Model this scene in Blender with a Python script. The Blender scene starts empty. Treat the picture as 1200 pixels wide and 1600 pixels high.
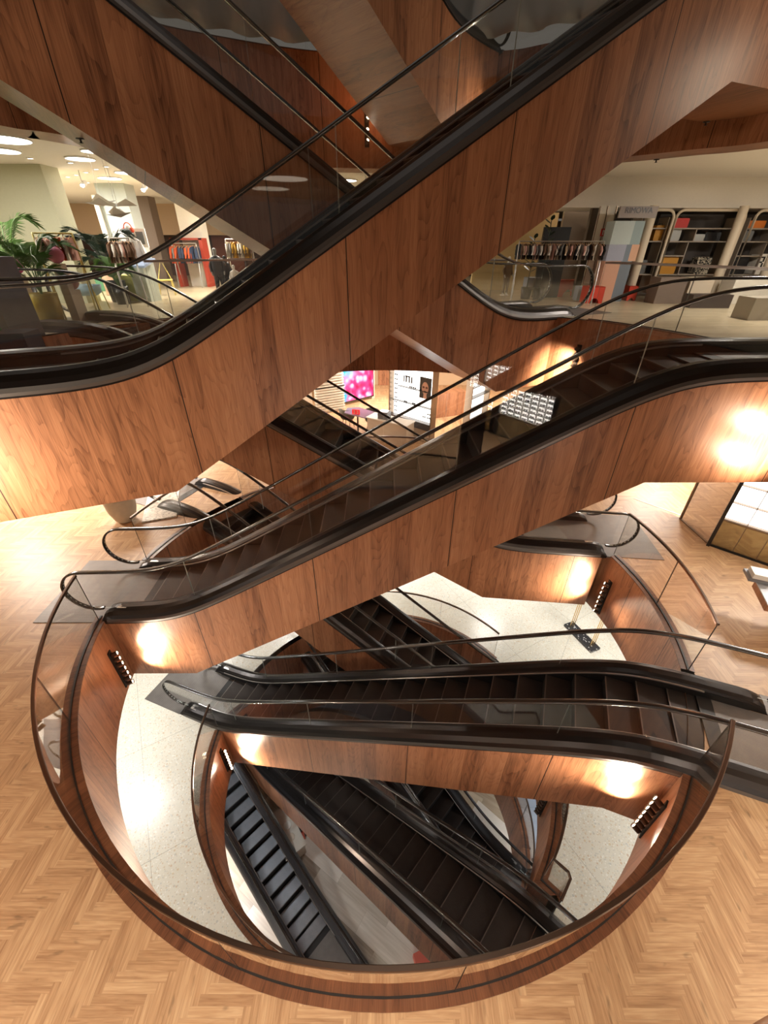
import bpy, math, random
from mathutils import Vector, Matrix
random.seed(7)
SC = bpy.context.scene
COL = SC.collection
PI = math.pi
R = math.radians
FF = 4.18
F0, F1, F2, F3 = 0.0, FF, 8.80, 13.40
SB2 = 6.98   # underside of the storey above the shop floor
M1, M2, M3 = -4.4, -8.85, -12.10
EYE = 5.50

# ------------------------------------------------------------------ camera
TH = R(33.03)
cam_data = bpy.data.cameras.new('camera')
cam_data.sensor_fit = 'VERTICAL'
cam_data.sensor_height = 24
cam_data.sensor_width = 18
cam_data.lens = 642.2 / 1600 * 24
cam_data.clip_start = 0.02
cam_data.clip_end = 200
cam = bpy.data.objects.new('camera', cam_data)
COL.objects.link(cam)
cam.matrix_world = Matrix.Translation((0, 0, EYE)) @ Matrix.Rotation(PI / 2 - TH, 4, 'X') @ Matrix.Rotation(R(0.209), 4, 'Z')
SC.camera = cam
SC.view_settings.view_transform = 'Standard'
SC.view_settings.look = 'None'
SC.view_settings.exposure = 0.0
SC.view_settings.gamma = 1.0
SC.view_settings.use_curve_mapping = False

_c, _s = math.cos(R(-0.209)), math.sin(R(-0.209))
def ray(px, py):
    x, y = px - 600, py - 800
    x, y = x * _c - y * _s, x * _s + y * _c
    return Vector((x, 642.2 * math.cos(TH) - y * math.sin(TH), -(642.2 * math.sin(TH) + y * math.cos(TH))))
def at(px, py, z=0.0):
    """the place on the storey at height z that shows at this point of the photograph"""
    r = ray(px, py)
    t = (z - EYE) / r.z
    return Vector((r.x * t, r.y * t, z))
def aty(px, py, y):
    r = ray(px, py)
    t = y / r.y
    return Vector((r.x * t, y, EYE + r.z * t))

# ------------------------------------------------------------------ mesh builder
class MB:
    def __init__(s):
        s.v = []; s.f = []; s.uv = []; s.mi = []; s.smooth = []
    def face(s, pts, uv=None, mi=0, smooth=False):
        i = len(s.v)
        pts = [Vector(p) for p in pts]
        s.v += pts
        s.f.append(tuple(range(i, i + len(pts))))
        if uv is None:
            n = Vector((0, 0, 0))
            for a in range(len(pts)):
                p, q = pts[a], pts[(a + 1) % len(pts)]
                n += Vector(((p.y - q.y) * (p.z + q.z), (p.z - q.z) * (p.x + q.x), (p.x - q.x) * (p.y + q.y)))
            ax = max(range(3), key=lambda k: abs(n[k]))
            if ax == 2: uv = [(p.x, p.y) for p in pts]
            elif ax == 1: uv = [(p.x, p.z) for p in pts]
            else: uv = [(p.y, p.z) for p in pts]
        s.uv += list(uv); s.mi.append(mi); s.smooth.append(smooth)
        return s
    def grid(s, rows, closed=False, uv=None, mi=0, smooth=True, closev=False):
        """rows: list of equally long point rows, shared vertices"""
        n = len(rows[0]); base = len(s.v)
        for r_ in rows: s.v += [Vector(p) for p in r_]
        ru = range(len(rows) if closev else len(rows) - 1)
        for i in ru:
            i2 = (i + 1) % len(rows)
            for j in range(n if closed else n - 1):
                k = (j + 1) % n
                a, b, c, d = base + i * n + j, base + i * n + k, base + i2 * n + k, base + i2 * n + j
                s.f.append((a, b, c, d))
                if uv:
                    s.uv += [uv(i, j), uv(i, j + 1), uv(i + 1, j + 1), uv(i + 1, j)]
                else:
                    p = [s.v[a], s.v[b], s.v[c], s.v[d]]
                    nn = (p[1] - p[0]).cross(p[2] - p[0])
                    ax = max(range(3), key=lambda q: abs(nn[q]))
                    s.uv += [(w.x, w.y) if ax == 2 else ((w.x, w.z) if ax == 1 else (w.y, w.z)) for w in p]
                s.mi.append(mi); s.smooth.append(smooth)
        return s
    def box(s, c, d, rz=0.0, mi=0, rot=None):
        c = Vector(c); h = Vector(d) / 2
        M = rot if rot is not None else Matrix.Rotation(rz, 3, 'Z')
        P = [(x, y, z) for x in (-1, 1) for y in (-1, 1) for z in (-1, 1)]
        L = [Vector((p[0] * h.x, p[1] * h.y, p[2] * h.z)) for p in P]
        for q in ((0, 1, 3, 2), (4, 6, 7, 5), (0, 4, 5, 1), (2, 3, 7, 6), (0, 2, 6, 4), (1, 5, 7, 3)):
            pts = [L[k] for k in q]
            if q in ((0, 1, 3, 2), (4, 6, 7, 5)): uv = [(p.y, p.z) for p in pts]
            elif q in ((0, 4, 5, 1), (2, 3, 7, 6)): uv = [(p.x, p.z) for p in pts]
            else: uv = [(p.x, p.y) for p in pts]
            s.face([c + M @ p for p in pts], uv=uv, mi=mi)
        return s
    def tube(s, pts, r, n=8, mi=0, cap=True, rr=None):
        pts = [Vector(p) for p in pts]
        rows = []
        up = Vector((0, 0, 1))
        for i, p in enumerate(pts):
            t = (pts[min(i + 1, len(pts) - 1)] - pts[max(i - 1, 0)])
            if t.length < 1e-9: t = Vector((0, 0, 1))
            t.normalize()
            a = t.cross(up)
            if a.length < 1e-3: a = t.cross(Vector((1, 0, 0)))
            a.normalize(); b = a.cross(t)
            q = r if rr is None else rr[i]
            rows.append([p + a * q * math.cos(2 * PI * k / n) + b * q * math.sin(2 * PI * k / n) for k in range(n)])
        s.grid(rows, closed=True, mi=mi)
        if cap:
            s.face(rows[0][::-1], mi=mi); s.face(rows[-1], mi=mi)
        return s
    def lathe(s, prof, c=(0, 0, 0), n=20, mi=0, smooth=True):
        rows = [[(c[0] + r_ * math.cos(2 * PI * k / n), c[1] + r_ * math.sin(2 * PI * k / n), c[2] + z) for k in range(n)] for r_, z in prof]
        s.grid(rows, closed=True, mi=mi, smooth=smooth)
        return s
    def prism(s, poly, z0, z1, mi=0, M=None):
        M = M or (lambda p: Vector(p))
        a = [M((x, y, z0)) for x, y in poly]; b = [M((x, y, z1)) for x, y in poly]
        s.face(a[::-1], mi=mi); s.face(b, mi=mi)
        for i in range(len(poly)):
            j = (i + 1) % len(poly)
            s.face([a[i], a[j], b[j], b[i]], mi=mi)
        return s
    def build(s, name, mats, parent=None):
        me = bpy.data.meshes.new(name)
        me.from_pydata([tuple(v) for v in s.v], [], s.f)
        if s.uv:
            l = me.uv_layers.new(name='UVMap')
            l.data.foreach_set('uv', [c for u in s.uv for c in (u[0], u[1])])
        if not isinstance(mats, (list, tuple)): mats = [mats]
        for m in mats: me.materials.append(m)
        me.polygons.foreach_set('material_index', s.mi)
        me.polygons.foreach_set('use_smooth', s.smooth)
        me.update()
        o = bpy.data.objects.new(name, me)
        COL.objects.link(o)
        if parent: o.parent = parent
        return o

def tag(o, label=None, cat=None, group=None, kind=None):
    if label: o['label'] = label
    if cat: o['category'] = cat
    if group: o['group'] = group
    if kind: o['kind'] = kind
    return o
def empty(name, loc=(0, 0, 0), rz=0.0, label=None, cat=None, group=None):
    o = bpy.data.objects.new(name, None)
    COL.objects.link(o)
    o.location = loc; o.rotation_euler = (0, 0, rz)
    o.empty_display_size = 0.2
    return tag(o, label, cat, group)
def struct(o): return tag(o, kind='structure')
def copy_tree(o, loc=None, rz=None, label=None, parent=None):
    c = o.copy(); COL.objects.link(c)
    if parent is not None: c.parent = parent
    if loc is not None: c.location = loc
    if rz is not None: c.rotation_euler = (0, 0, rz)
    if label: c['label'] = label
    for ch in [x for x in COL.objects if x.parent == o]:
        copy_tree(ch, parent=c)
    return c

# ------------------------------------------------------------------ materials
def new_mat(name):
    m = bpy.data.materials.new(name); m.use_nodes = True
    nt = m.node_tree
    for n in list(nt.nodes): nt.nodes.remove(n)
    out = nt.nodes.new('ShaderNodeOutputMaterial')
    return m, nt, out
class N:
    """small node helper"""
    def __init__(s, nt): s.nt = nt
    def __call__(s, typ, ins=None, **kw):
        n = s.nt.nodes.new('ShaderNode' + typ)
        for k, v in kw.items(): setattr(n, k, v)
        for k, v in (ins or {}).items():
            if isinstance(v, bpy.types.NodeSocket): s.nt.links.new(v, n.inputs[k])
            else: n.inputs[k].default_value = v
        return n
    def math(s, op, a, b=0.0, c=0.0, clamp=False):
        n = s('Math', {0: a, 1: b, 2: c}, operation=op); n.use_clamp = clamp
        return n.outputs[0]
    def ramp(s, fac, stops, interp='LINEAR'):
        n = s('ValToRGB', {0: fac}); cr = n.color_ramp; cr.interpolation = interp
        while len(cr.elements) < len(stops): cr.elements.new(0.5)
        for e, (p, c) in zip(cr.elements, stops):
            e.position = p; e.color = (c[0], c[1], c[2], 1)
        return n.outputs[0]
    def mix(s, fac, a, b, blend='MIX'):
        n = s('Mix', data_type='RGBA', blend_type=blend)
        n.clamp_factor = True
        for i, v in ((0, fac), (6, a), (7, b)):
            if isinstance(v, bpy.types.NodeSocket): s.nt.links.new(v, n.inputs[i])
            elif i == 0: n.inputs[i].default_value = v
            else: n.inputs[i].default_value = (v[0], v[1], v[2], 1)
        return n.outputs[2]
def srgb(r, g, b):
    f = lambda c: (c / 255 / 12.92) if c / 255 <= 0.04045 else ((c / 255 + 0.055) / 1.055) ** 2.4
    return (f(r), f(g), f(b))
def plain(name, col, rough=0.5, metal=0.0, emit=None, estr=1.0, spec=0.5, coat=0.0, noise=0.0, nscale=6.0, bump=0.0):
    m, nt, out = new_mat(name); n = N(nt)
    p = n('BsdfPrincipled', {'Roughness': rough, 'Metallic': metal})
    p.inputs['Specular IOR Level'].default_value = spec
    p.inputs['Coat Weight'].default_value = coat
    tc = n('TexCoord')
    if noise > 0 or bump > 0:
        nz = n('TexNoise', {'Vector': tc.outputs['Object'], 'Scale': nscale, 'Detail': 4.0})
        c = n.mix(nz.outputs[0], [x * (1 - noise) for x in col], [min(1, x * (1 + noise)) for x in col])
        nt.links.new(c, p.inputs['Base Color'])
        if bump > 0:
            b = n('Bump', {'Strength': bump, 'Height': nz.outputs[0], 'Distance': 0.02})
            nt.links.new(b.outputs[0], p.inputs['Normal'])
    else:
        nz = n('TexNoise', {'Vector': tc.outputs['Object'], 'Scale': 20.0})
        c = n.mix(nz.outputs[0], [x * 0.96 for x in col], [min(1, x * 1.04) for x in col])
        nt.links.new(c, p.inputs['Base Color'])
    if emit:
        p.inputs['Emission Color'].default_value = (*emit, 1); p.inputs['Emission Strength'].default_value = estr
    nt.links.new(p.outputs[0], out.inputs[0])
    return m

def walnut(name, dark=(0.130, 0.050, 0.024), mid=(0.385, 0.170, 0.084), light=(0.56, 0.290, 0.155), seam=None, rough=0.36, scale=1.0):
    m, nt, out = new_mat(name); n = N(nt)
    uv = n('TexCoord').outputs['UV']
    sep = n('SeparateXYZ', {0: uv})
    U, Vv = sep.outputs[0], sep.outputs[1]
    # veneer leaves about 0.3 m wide, each with its own tone and its own stretch of the log
    leaf = n.math('FLOOR', n.math('DIVIDE', U, 0.31))
    wn = n('TexWhiteNoise', {'W': leaf}, noise_dimensions='1D').outputs['Value']
    off = n.math('MULTIPLY', wn, 37.0)
    vec = n('CombineXYZ', {0: n.math('MULTIPLY', U, 1.0 * scale), 1: n.math('MULTIPLY', Vv, 0.16), 2: off}).outputs[0]
    big = n('TexNoise', {'Vector': vec, 'Scale': 3.6, 'Detail': 1.5, 'Distortion': 0.25}).outputs[0]
    rings = n.math('FRACT', n.math('MULTIPLY', big, 15.0))
    tri = n.math('SUBTRACT', 1.0, n.math('POWER', rings, 3.0))
    vec2 = n('CombineXYZ', {0: n.math('MULTIPLY', U, 60.0), 1: n.math('MULTIPLY', Vv, 1.6), 2: off}).outputs[0]
    fine = n('TexNoise', {'Vector': vec2, 'Scale': 2.0, 'Detail': 4.0}).outputs[0]
    vec3 = n('CombineXYZ', {0: n.math('MULTIPLY', U, 9.0), 1: n.math('MULTIPLY', Vv, 0.35), 2: off}).outputs[0]
    mid_n = n('TexNoise', {'Vector': vec3, 'Scale': 1.5, 'Detail': 3.0}).outputs[0]
    f = n.math('ADD', n.math('MULTIPLY', tri, 0.10), n.math('MULTIPLY', fine, 0.38))
    f = n.math('ADD', f, n.math('MULTIPLY', mid_n, 0.40))
    f = n.math('ADD', f, n.math('MULTIPLY', n.math('SUBTRACT', wn, 0.5), 0.16))
    col = n.ramp(f, [(0.24, dark), (0.47, mid), (0.74, light)])
    # joint between two leaves
    fu = n.math('FRACT', n.math('DIVIDE', U, 0.31))
    if seam:
        su = n.math('FRACT', n.math('DIVIDE', n.math('SUBTRACT', U, seam[1]), seam[0]))
        e = n.math('LESS_THAN', n.math('MULTIPLY', su, seam[0]), 0.012)
        col = n.mix(e, col, (0.012, 0.005, 0.003))
    p = n('BsdfPrincipled', {'Base Color': col, 'Roughness': rough})
    p.inputs['Specular IOR Level'].default_value = 0.45
    b = n('Bump', {'Strength': 0.08, 'Height': fine, 'Distance': 0.004})
    nt.links.new(b.outputs[0], p.inputs['Normal'])
    nt.links.new(p.outputs[0], out.inputs[0])
    return m

def oak_plank(name, L, Wd, c0, c1, c2, rough=0.36):
    """UV: u runs along the plank in metres plus a random shift, v across 0..Wd; attribute tone per plank"""
    m, nt, out = new_mat(name); n = N(nt)
    uv = n('TexCoord').outputs['UV']
    sep = n('SeparateXYZ', {0: uv}); U, Vv = sep.outputs[0], sep.outputs[1]
    tone = n('Attribute', attribute_name='tone').outputs['Fac']
    vec = n('CombineXYZ', {0: n.math('MULTIPLY', U, 2.2), 1: n.math('MULTIPLY', Vv, 34.0), 2: n.math('MULTIPLY', tone, 9.0)}).outputs[0]
    g = n('TexNoise', {'Vector': vec, 'Scale': 1.6, 'Detail': 5.0, 'Distortion': 0.5}).outputs[0]
    vec2 = n('CombineXYZ', {0: n.math('MULTIPLY', U, 5.0), 1: n.math('MULTIPLY', Vv, 14.0), 2: n.math('MULTIPLY', tone, 5.0)}).outputs[0]
    k = n('TexNoise', {'Vector': vec2, 'Scale': 1.0, 'Detail': 2.0}).outputs[0]
    knot = n.ramp(k, [(0.0, (0.45,) * 3), (0.24, (0.55,) * 3), (0.34, (1,) * 3)])
    f = n.math('ADD', n.math('MULTIPLY', g, 0.78), n.math('MULTIPLY', tone, 0.22))
    col = n.ramp(f, [(0.25, c0), (0.5, c1), (0.75, c2)])
    col = n.mix(0.8, col, knot, 'MULTIPLY')
    e = n.math('LESS_THAN', n.math('MINIMUM', Vv, n.math('SUBTRACT', Wd, Vv)), 0.0011)
    col = n.mix(n.math('MULTIPLY', e, 0.35), col, [x * 0.35 for x in c0])
    p = n('BsdfPrincipled', {'Base Color': col, 'Roughness': rough})
    nt.links.new(p.outputs[0], out.inputs[0])
    return m

def terrazzo(name):
    m, nt, out = new_mat(name); n = N(nt)
    co = n('TexCoord').outputs['Object']
    base = n('TexNoise', {'Vector': co, 'Scale': 2.0, 'Detail': 3.0}).outputs[0]
    col = n.mix(base, srgb(206, 200, 184), srgb(222, 218, 206))
    for sc, th, tints in ((17.0, 0.26, (srgb(204, 184, 150), srgb(230, 227, 218), srgb(196, 168, 138), srgb(184, 184, 178))), (34.0, 0.34, (srgb(198, 178, 148), srgb(234, 232, 226), srgb(186, 186, 180)))):
        v = n('TexVoronoi', {'Vector': co, 'Scale': sc, 'Randomness': 1.0})
        pick = n('SeparateColor', {0: v.outputs['Color']}).outputs[0]
        pick2 = n('SeparateColor', {0: v.outputs['Color']}).outputs[1]
        chip = n.ramp(pick, [(i / len(tints), t) for i, t in enumerate(tints)], 'CONSTANT')
        mask = n.math('MULTIPLY', n.math('LESS_THAN', v.outputs['Distance'], n.math('MULTIPLY', pick2, th * 1.5)), 0.75)
        mask = n.math('MULTIPLY', mask, n.math('GREATER_THAN', pick2, 0.45))
        col = n.mix(mask, col, chip)
    # joints of the big slabs
    sep = n('SeparateXYZ', {0: co})
    jx = n.math('LESS_THAN', n.math('FRACT', n.math('DIVIDE', n.math('ADD', n.math('MULTIPLY', sep.outputs[0], 0.5), n.math('MULTIPLY', sep.outputs[1], -0.87)), 2.4)), 0.0035)
    jy = n.math('LESS_THAN', n.math('FRACT', n.math('DIVIDE', n.math('ADD', n.math('MULTIPLY', sep.outputs[0], 0.87), n.math('MULTIPLY', sep.outputs[1], 0.5)), 2.4)), 0.0035)
    col = n.mix(n.math('MULTIPLY', n.math('MAXIMUM', jx, jy), 0.6), col, srgb(120, 112, 98))
    p = n('BsdfPrincipled', {'Base Color': col, 'Roughness': 0.3})
    nt.links.new(p.outputs[0], out.inputs[0])
    return m

def slab_floor(name, bw, bh, c0, c1, c2, rough=0.3, grain=(0.6, 9.0), mortar=0.002, rot=0.0, mcol=None, tw=0.4):
    m, nt, out = new_mat(name); n = N(nt)
    co = n('TexCoord').outputs['Object']
    mp = n('Mapping', {'Vector': co, 'Rotation': (0, 0, rot)}).outputs[0]
    br = n('TexBrick', {'Vector': mp, 'Scale': 1.0, 'Mortar Size': mortar, 'Brick Width': bw, 'Row Height': bh, 'Color1': (0.1, 0.1, 0.1, 1), 'Color2': (0.9, 0.9, 0.9, 1), 'Mortar': (0, 0, 0, 1)})
    br.offset = 0.37
    t = n('SeparateColor', {0: br.outputs['Color']}).outputs[0]
    sp = n('SeparateXYZ', {0: mp})
    vec = n('CombineXYZ', {0: n.math('MULTIPLY', sp.outputs[0], grain[0]), 1: n.math('MULTIPLY', sp.outputs[1], grain[1]), 2: n.math('MULTIPLY', t, 9.0)}).outputs[0]
    g = n('TexNoise', {'Vector': vec, 'Scale': 1.0, 'Detail': 5.0, 'Distortion': 0.4}).outputs[0]
    f = n.math('ADD', n.math('MULTIPLY', g, 1 - tw), n.math('MULTIPLY', t, tw))
    col = n.ramp(f, [(0.25, c0), (0.5, c1), (0.75, c2)])
    col = n.mix(n.math('MULTIPLY', br.outputs['Fac'], 0.5), col, mcol or [x * 0.4 for x in c0])
    p = n('BsdfPrincipled', {'Base Color': col, 'Roughness': rough})
    nt.links.new(p.outputs[0], out.inputs[0])
    return m

def glass(name, tint=(0.93, 0.95, 0.94), ior=1.5, gcol=(1, 1, 1), boost=1.0):
    m, nt, out = new_mat(name); n = N(nt)
    lw = n('LayerWeight', {'Blend': 0.5}).outputs['Facing']
    fr = n.math('ADD', 0.035, n.math('MULTIPLY', n.math('POWER', lw, 5.0), 0.92))
    fr = n.math('MULTIPLY', fr, boost, clamp=True)
    t = n('BsdfTransparent', {'Color': (*tint, 1)})
    g = n('BsdfGlossy', {'Color': (*gcol, 1), 'Roughness': 0.015})
    mx = n('MixShader', {0: fr, 1: t.outputs[0], 2: g.outputs[0]})
    nt.links.new(mx.outputs[0], out.inputs[0])
    return m

def tread_mat(name, col, rough=0.42, pitch=0.014):
    m, nt, out = new_mat(name); n = N(nt)
    co = n('TexCoord').outputs['Object']
    sp = n('SeparateXYZ', {0: co})
    fr = n.math('FRACT', n.math('DIVIDE', sp.outputs[1], pitch))
    ln = n.math('LESS_THAN', fr, 0.45)
    nz = n('TexNoise', {'Vector': co, 'Scale': 5.0, 'Detail': 4.0}).outputs[0]
    c = n.mix(nz, [x * 0.75 for x in col], [x * 1.25 for x in col])
    c = n.mix(n.math('MULTIPLY', ln, 0.55), c, [x * 0.25 for x in col])
    p = n('BsdfPrincipled', {'Base Color': c, 'Roughness': rough, 'Metallic': 0.55})
    b = n('Bump', {'Strength': 0.35, 'Height': ln, 'Distance': 0.004}); b.invert = True
    nt.links.new(b.outputs[0], p.inputs['Normal'])
    nt.links.new(p.outputs[0], out.inputs[0])
    return m

M = {}
M['clad'] = walnut('walnut_veneer', seam=(2.13, 0.36))
M['fascia'] = walnut('walnut_fascia', seam=(2.0, 0.3))
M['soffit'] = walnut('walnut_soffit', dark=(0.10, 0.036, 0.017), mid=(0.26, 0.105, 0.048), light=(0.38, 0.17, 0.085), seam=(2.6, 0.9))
M['walnut_plain'] = walnut('walnut_plain')
M['rim_wood'] = walnut('walnut_rim', dark=(0.05, 0.018, 0.008), mid=(0.15, 0.058, 0.026), light=(0.26, 0.11, 0.05), scale=2.0)
M['deck'] = plain('black_anodised', (0.040, 0.036, 0.035), 0.28, 0.85, noise=0.15, nscale=3)
M['deck_grey'] = plain('dark_grey_anodised', (0.10, 0.10, 0.105), 0.32, 0.75, noise=0.15, nscale=3)
M['skirt'] = plain('black_skirt', (0.010, 0.009, 0.009), 0.28, 0.3)
M['strip'] = plain('silver_strip', (0.42, 0.40, 0.38), 0.3, 0.9)
M['rubber'] = plain('black_rubber', (0.020, 0.016, 0.014), 0.26, 0.0, spec=0.7, coat=0.4)
M['bronze'] = plain('bronze_rail', (0.17, 0.115, 0.085), 0.30, 0.9, noise=0.1)
M['channel'] = plain('black_channel', (0.012, 0.011, 0.010), 0.45)
M['tread'] = tread_mat('grooved_tread', (0.036, 0.027, 0.023))
M['nose'] = plain('step_nose', (0.13, 0.11, 0.10), 0.35, 0.8)
M['tread_grey'] = tread_mat('grooved_tread_grey', (0.30, 0.31, 0.33), 0.36)
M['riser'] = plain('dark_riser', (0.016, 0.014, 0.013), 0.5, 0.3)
M['plate'] = tread_mat('ribbed_plate', (0.20, 0.18, 0.165), 0.5, 0.02)
M['glass'] = glass('clear_glass', (0.965, 0.965, 0.958))
M['glass_bronze'] = glass('oval_glass', (0.955, 0.94, 0.92), 1.52, (1.0, 0.95, 0.90), 1.6)
M['terrazzo'] = terrazzo('cream_terrazzo')
M['white'] = plain('white_paint', srgb(226, 220, 208), 0.6)
M['ceil'] = plain('ceiling_paint', srgb(232, 226, 216), 0.7)
M['oak'] = oak_plank('oak_herringbone', 0.465, 0.0664, srgb(152, 114, 80), srgb(184, 147, 108), srgb(206, 173, 133), 0.46)
SL = math.tan(R(30))
def softplus(x, k=0.3):
    x = x / k
    return k * (x if x > 30 else math.log1p(math.exp(x)))
def lin(a, b, n): return [a + (b - a) * i / (n - 1) for i in range(n)]

# ------------------------------------------------------------------ escalator
step_meshes = {}
def escalator(label, group, ang, d, s1, zl, zh, flip, W=1.24, lo=1.3, hi=1.3, grey=False, lamps=False):
    a = R(ang); u = Vector((math.cos(a), math.sin(a), 0)); n = Vector((-u.y, u.x, 0))
    rise = zh - zl; L = rise / SL
    zc = lambda x: SL * (softplus(x) - softplus(x - L))
    org = s1 * u + (d + W / 2) * n; org.z = zl
    root = empty('escalator', org, a + (PI if flip < 0 else 0), label, 'escalator', group)
    hw = W / 2
    x0, x1 = -lo, L + hi
    xs = sorted(set([x0, x0 + 0.05, x0 + 0.12, x0 + 0.22, x0 + 0.34] + lin(-1.0, 1.2, 17) + lin(1.5, L - 1.4, 8) + lin(L - 1.2, L + 1.0, 17) + [x1 - 0.34, x1 - 0.22, x1 - 0.12, x1 - 0.05, x1]))
    xs = [x for x in xs if x0 <= x <= x1]
    def taper(x):
        e = min(x - x0, x1 - x) / 0.34
        return 1 if e >= 1 else math.sqrt(max(0, 1 - (1 - e) ** 2)) * 0.98 + 0.02
    mdeck = M['deck_grey'] if grey else M['deck']
    for sy in (-1, 1):
        # outer deck with a rounded top between the glass and the cladding
        prof = [(hw - 0.13, -0.20), (hw - 0.13, 0.13), (hw - 0.115, 0.165), (hw - 0.06, 0.185), (hw + 0.03, 0.19), (hw + 0.10, 0.165), (hw + 0.155, 0.11), (hw + 0.19, 0.05), (hw + 0.20, 0.0), (hw + 0.20, -0.05), (hw + 0.165, -0.05), (hw, -0.20)]
        rows = []
        for x in xs:
            k = taper(x)
            rows.append([(x, sy * y, zc(x) + (z if z < 0 else z * k)) for y, z in prof])
        mb = MB(); mb.grid(rows, closed=True, smooth=False); mb.face(rows[0]); mb.face(rows[-1][::-1])
        mb.build('deck', mdeck, root)
        mb = MB()
        rows = [[(x, sy * (hw + 0.190), zc(x) + 0.055 * taper(x)), (x, sy * (hw + 0.205), zc(x) + 0.008), (x, sy * (hw + 0.205), zc(x) - 0.028), (x, sy * (hw + 0.187), zc(x) - 0.028)] for x in xs[2:-2]]
        mb.grid(rows, closed=True, smooth=False); mb.build('edge_strip', M['edge'], root)
        # skirt and the thin silver strip above it
        mb = MB()
        rows = [[(x, sy * (hw - 0.131), zc(x) + 0.12 * taper(x)), (x, sy * (hw - 0.14), zc(x) + 0.12 * taper(x)), (x, sy * (hw - 0.14), zc(x) - 0.24), (x, sy * (hw - 0.131), zc(x) - 0.24)] for x in xs[3:-3]]
        mb.grid(rows, closed=True, smooth=False); mb.build('skirt', M['skirt'], root)
        mb = MB()
        rows = [[(x, sy * (hw - 0.129), zc(x) + 0.136), (x, sy * (hw - 0.146), zc(x) + 0.132), (x, sy * (hw - 0.146), zc(x) + 0.112), (x, sy * (hw - 0.129), zc(x) + 0.112)] for x in xs[5:-5]]
        mb.grid(rows, closed=True, smooth=False); mb.face(rows[0]); mb.face(rows[-1]); mb.build('trim_strip', M['strip'], root)
        # handrail: loop at either end
        path = []
        xc0 = x0 - 0.10; xc1 = x1 + 0.10
        for t in lin(285, 90, 22): path.append((xc0 + 0.42 * math.cos(R(t)), 0.545 + 0.41 * math.sin(R(t))))
        for x in [q for q in lin(-1.0, L + 1.0, 70) if xc0 + 0.1 < q < xc1 - 0.1]: path.append((x, zc(x) + 0.955))
        for t in lin(90, -105, 22): path.append((xc1 + 0.42 * math.cos(R(t)), rise + 0.545 + 0.41 * math.sin(R(t))))
        rows = []
        sec = [(0.038, 0.004), (0.034, 0.016), (0.018, 0.021), (-0.018, 0.021), (-0.034, 0.016), (-0.038, 0.004), (-0.034, -0.012), (-0.020, -0.016), (0.020, -0.016), (0.034, -0.012)]
        for i, p in enumerate(path):
            q0 = path[max(0, i - 1)]; q1 = path[min(len(path) - 1, i + 1)]
            tx, tz = q1[0] - q0[0], q1[1] - q0[1]; l = math.hypot(tx, tz); nx, nz = -tz / l, tx / l
            rows.append([(p[0] + nx * t, sy * hw + y, p[1] + nz * t) for y, t in sec])
        mb = MB(); mb.grid(rows, closed=True); mb.face(rows[0][::-1]); mb.face(rows[-1])
        mb.build('handrail', M['rubber'], root)
        # glass panes, jointed where the photo shows the joints
        cuts = [x0] + [c for c in (0.36, 2.49, 4.62, 6.75, L - 0.35) if x0 + .5 < c < x1 - .5 and not (c == L - 0.35 and abs(c - 6.75) < 0.9)] + [x1]
        for i in range(len(cuts) - 1):
            ca, cb = cuts[i] + 0.004, cuts[i + 1] - 0.004
            top = []
            if i == 0:
                top += [(xc0 + 0.405 * math.cos(R(t)), 0.545 + 0.395 * math.sin(R(t))) for t in lin(260, 100, 14)]
            ss = [x for x in lin(ca if i else x0 + 0.02, cb if i < len(cuts) - 2 else x1 - 0.02, 14)]
            top += [(x, zc(x) + 0.94) for x in ss]
            if i == len(cuts) - 2:
                top += [(xc1 + 0.405 * math.cos(R(t)), rise + 0.545 + 0.395 * math.sin(R(t))) for t in lin(80, -80, 14)]
            bot = [(x, zc(x) + 0.15) for x in ss[::-1]]
            pl = top + bot
            mb = MB()
            ya, yb = sy * hw - 0.006, sy * hw + 0.006
            k = len(pl)
            # strips so that the pane stays a clean solid
            nt_ = len(top) - len(ss)
            A = [(x, ya, z) for x, z in pl]; B = [(x, yb, z) for x, z in pl]
            mb.face(A); mb.face(B[::-1])
            for j in range(k):
                j2 = (j + 1) % k
                mb.face([A[j], B[j], B[j2], A[j2]], mi=1)
            mb.build('glass_pane', [M['glass'], M['glass_edge']], root)
    # cladding
    o = hw + 0.185
    def zb(x): return -1.45 + SL * (max(0, x) - max(0, x - L))
    cx = sorted(set(lin(x0 + 0.08, x1 - 0.08, 60) + [0.0, L]))
    mb = MB()
    for sy in (-1, 1):
        rows = [[(x, sy * o, zc(x) - 0.035) for x in cx], [(x, sy * o, zb(x)) for x in cx]]
        mb.grid(rows, smooth=False, uv=lambda i, j: (cx[j], (zc(cx[j]) - 0.035) if i == 0 else zb(cx[j])))
        rows = [[(x, sy * (o - 0.03), zc(x) - 0.035) for x in cx], [(x, sy * (o - 0.03), zb(x) + 0.03) for x in cx]]
        mb.grid(rows, smooth=False)
    mb.build('side_cladding', M['clad'], root)
    mb = MB()
    rows = [[(x, -o, zb(x)) for x in cx], [(x, o, zb(x)) for x in cx]]
    mb.grid(rows, smooth=False, uv=lambda i, j: (cx[j], -o if i == 0 else o))
    rows = [[(x, -o + .03, zb(x) + 0.03) for x in cx], [(x, o - .03, zb(x) + 0.03) for x in cx]]
    mb.grid(rows, smooth=False)
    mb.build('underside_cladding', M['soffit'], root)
    # steps
    key = (round(W, 2), grey)
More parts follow.
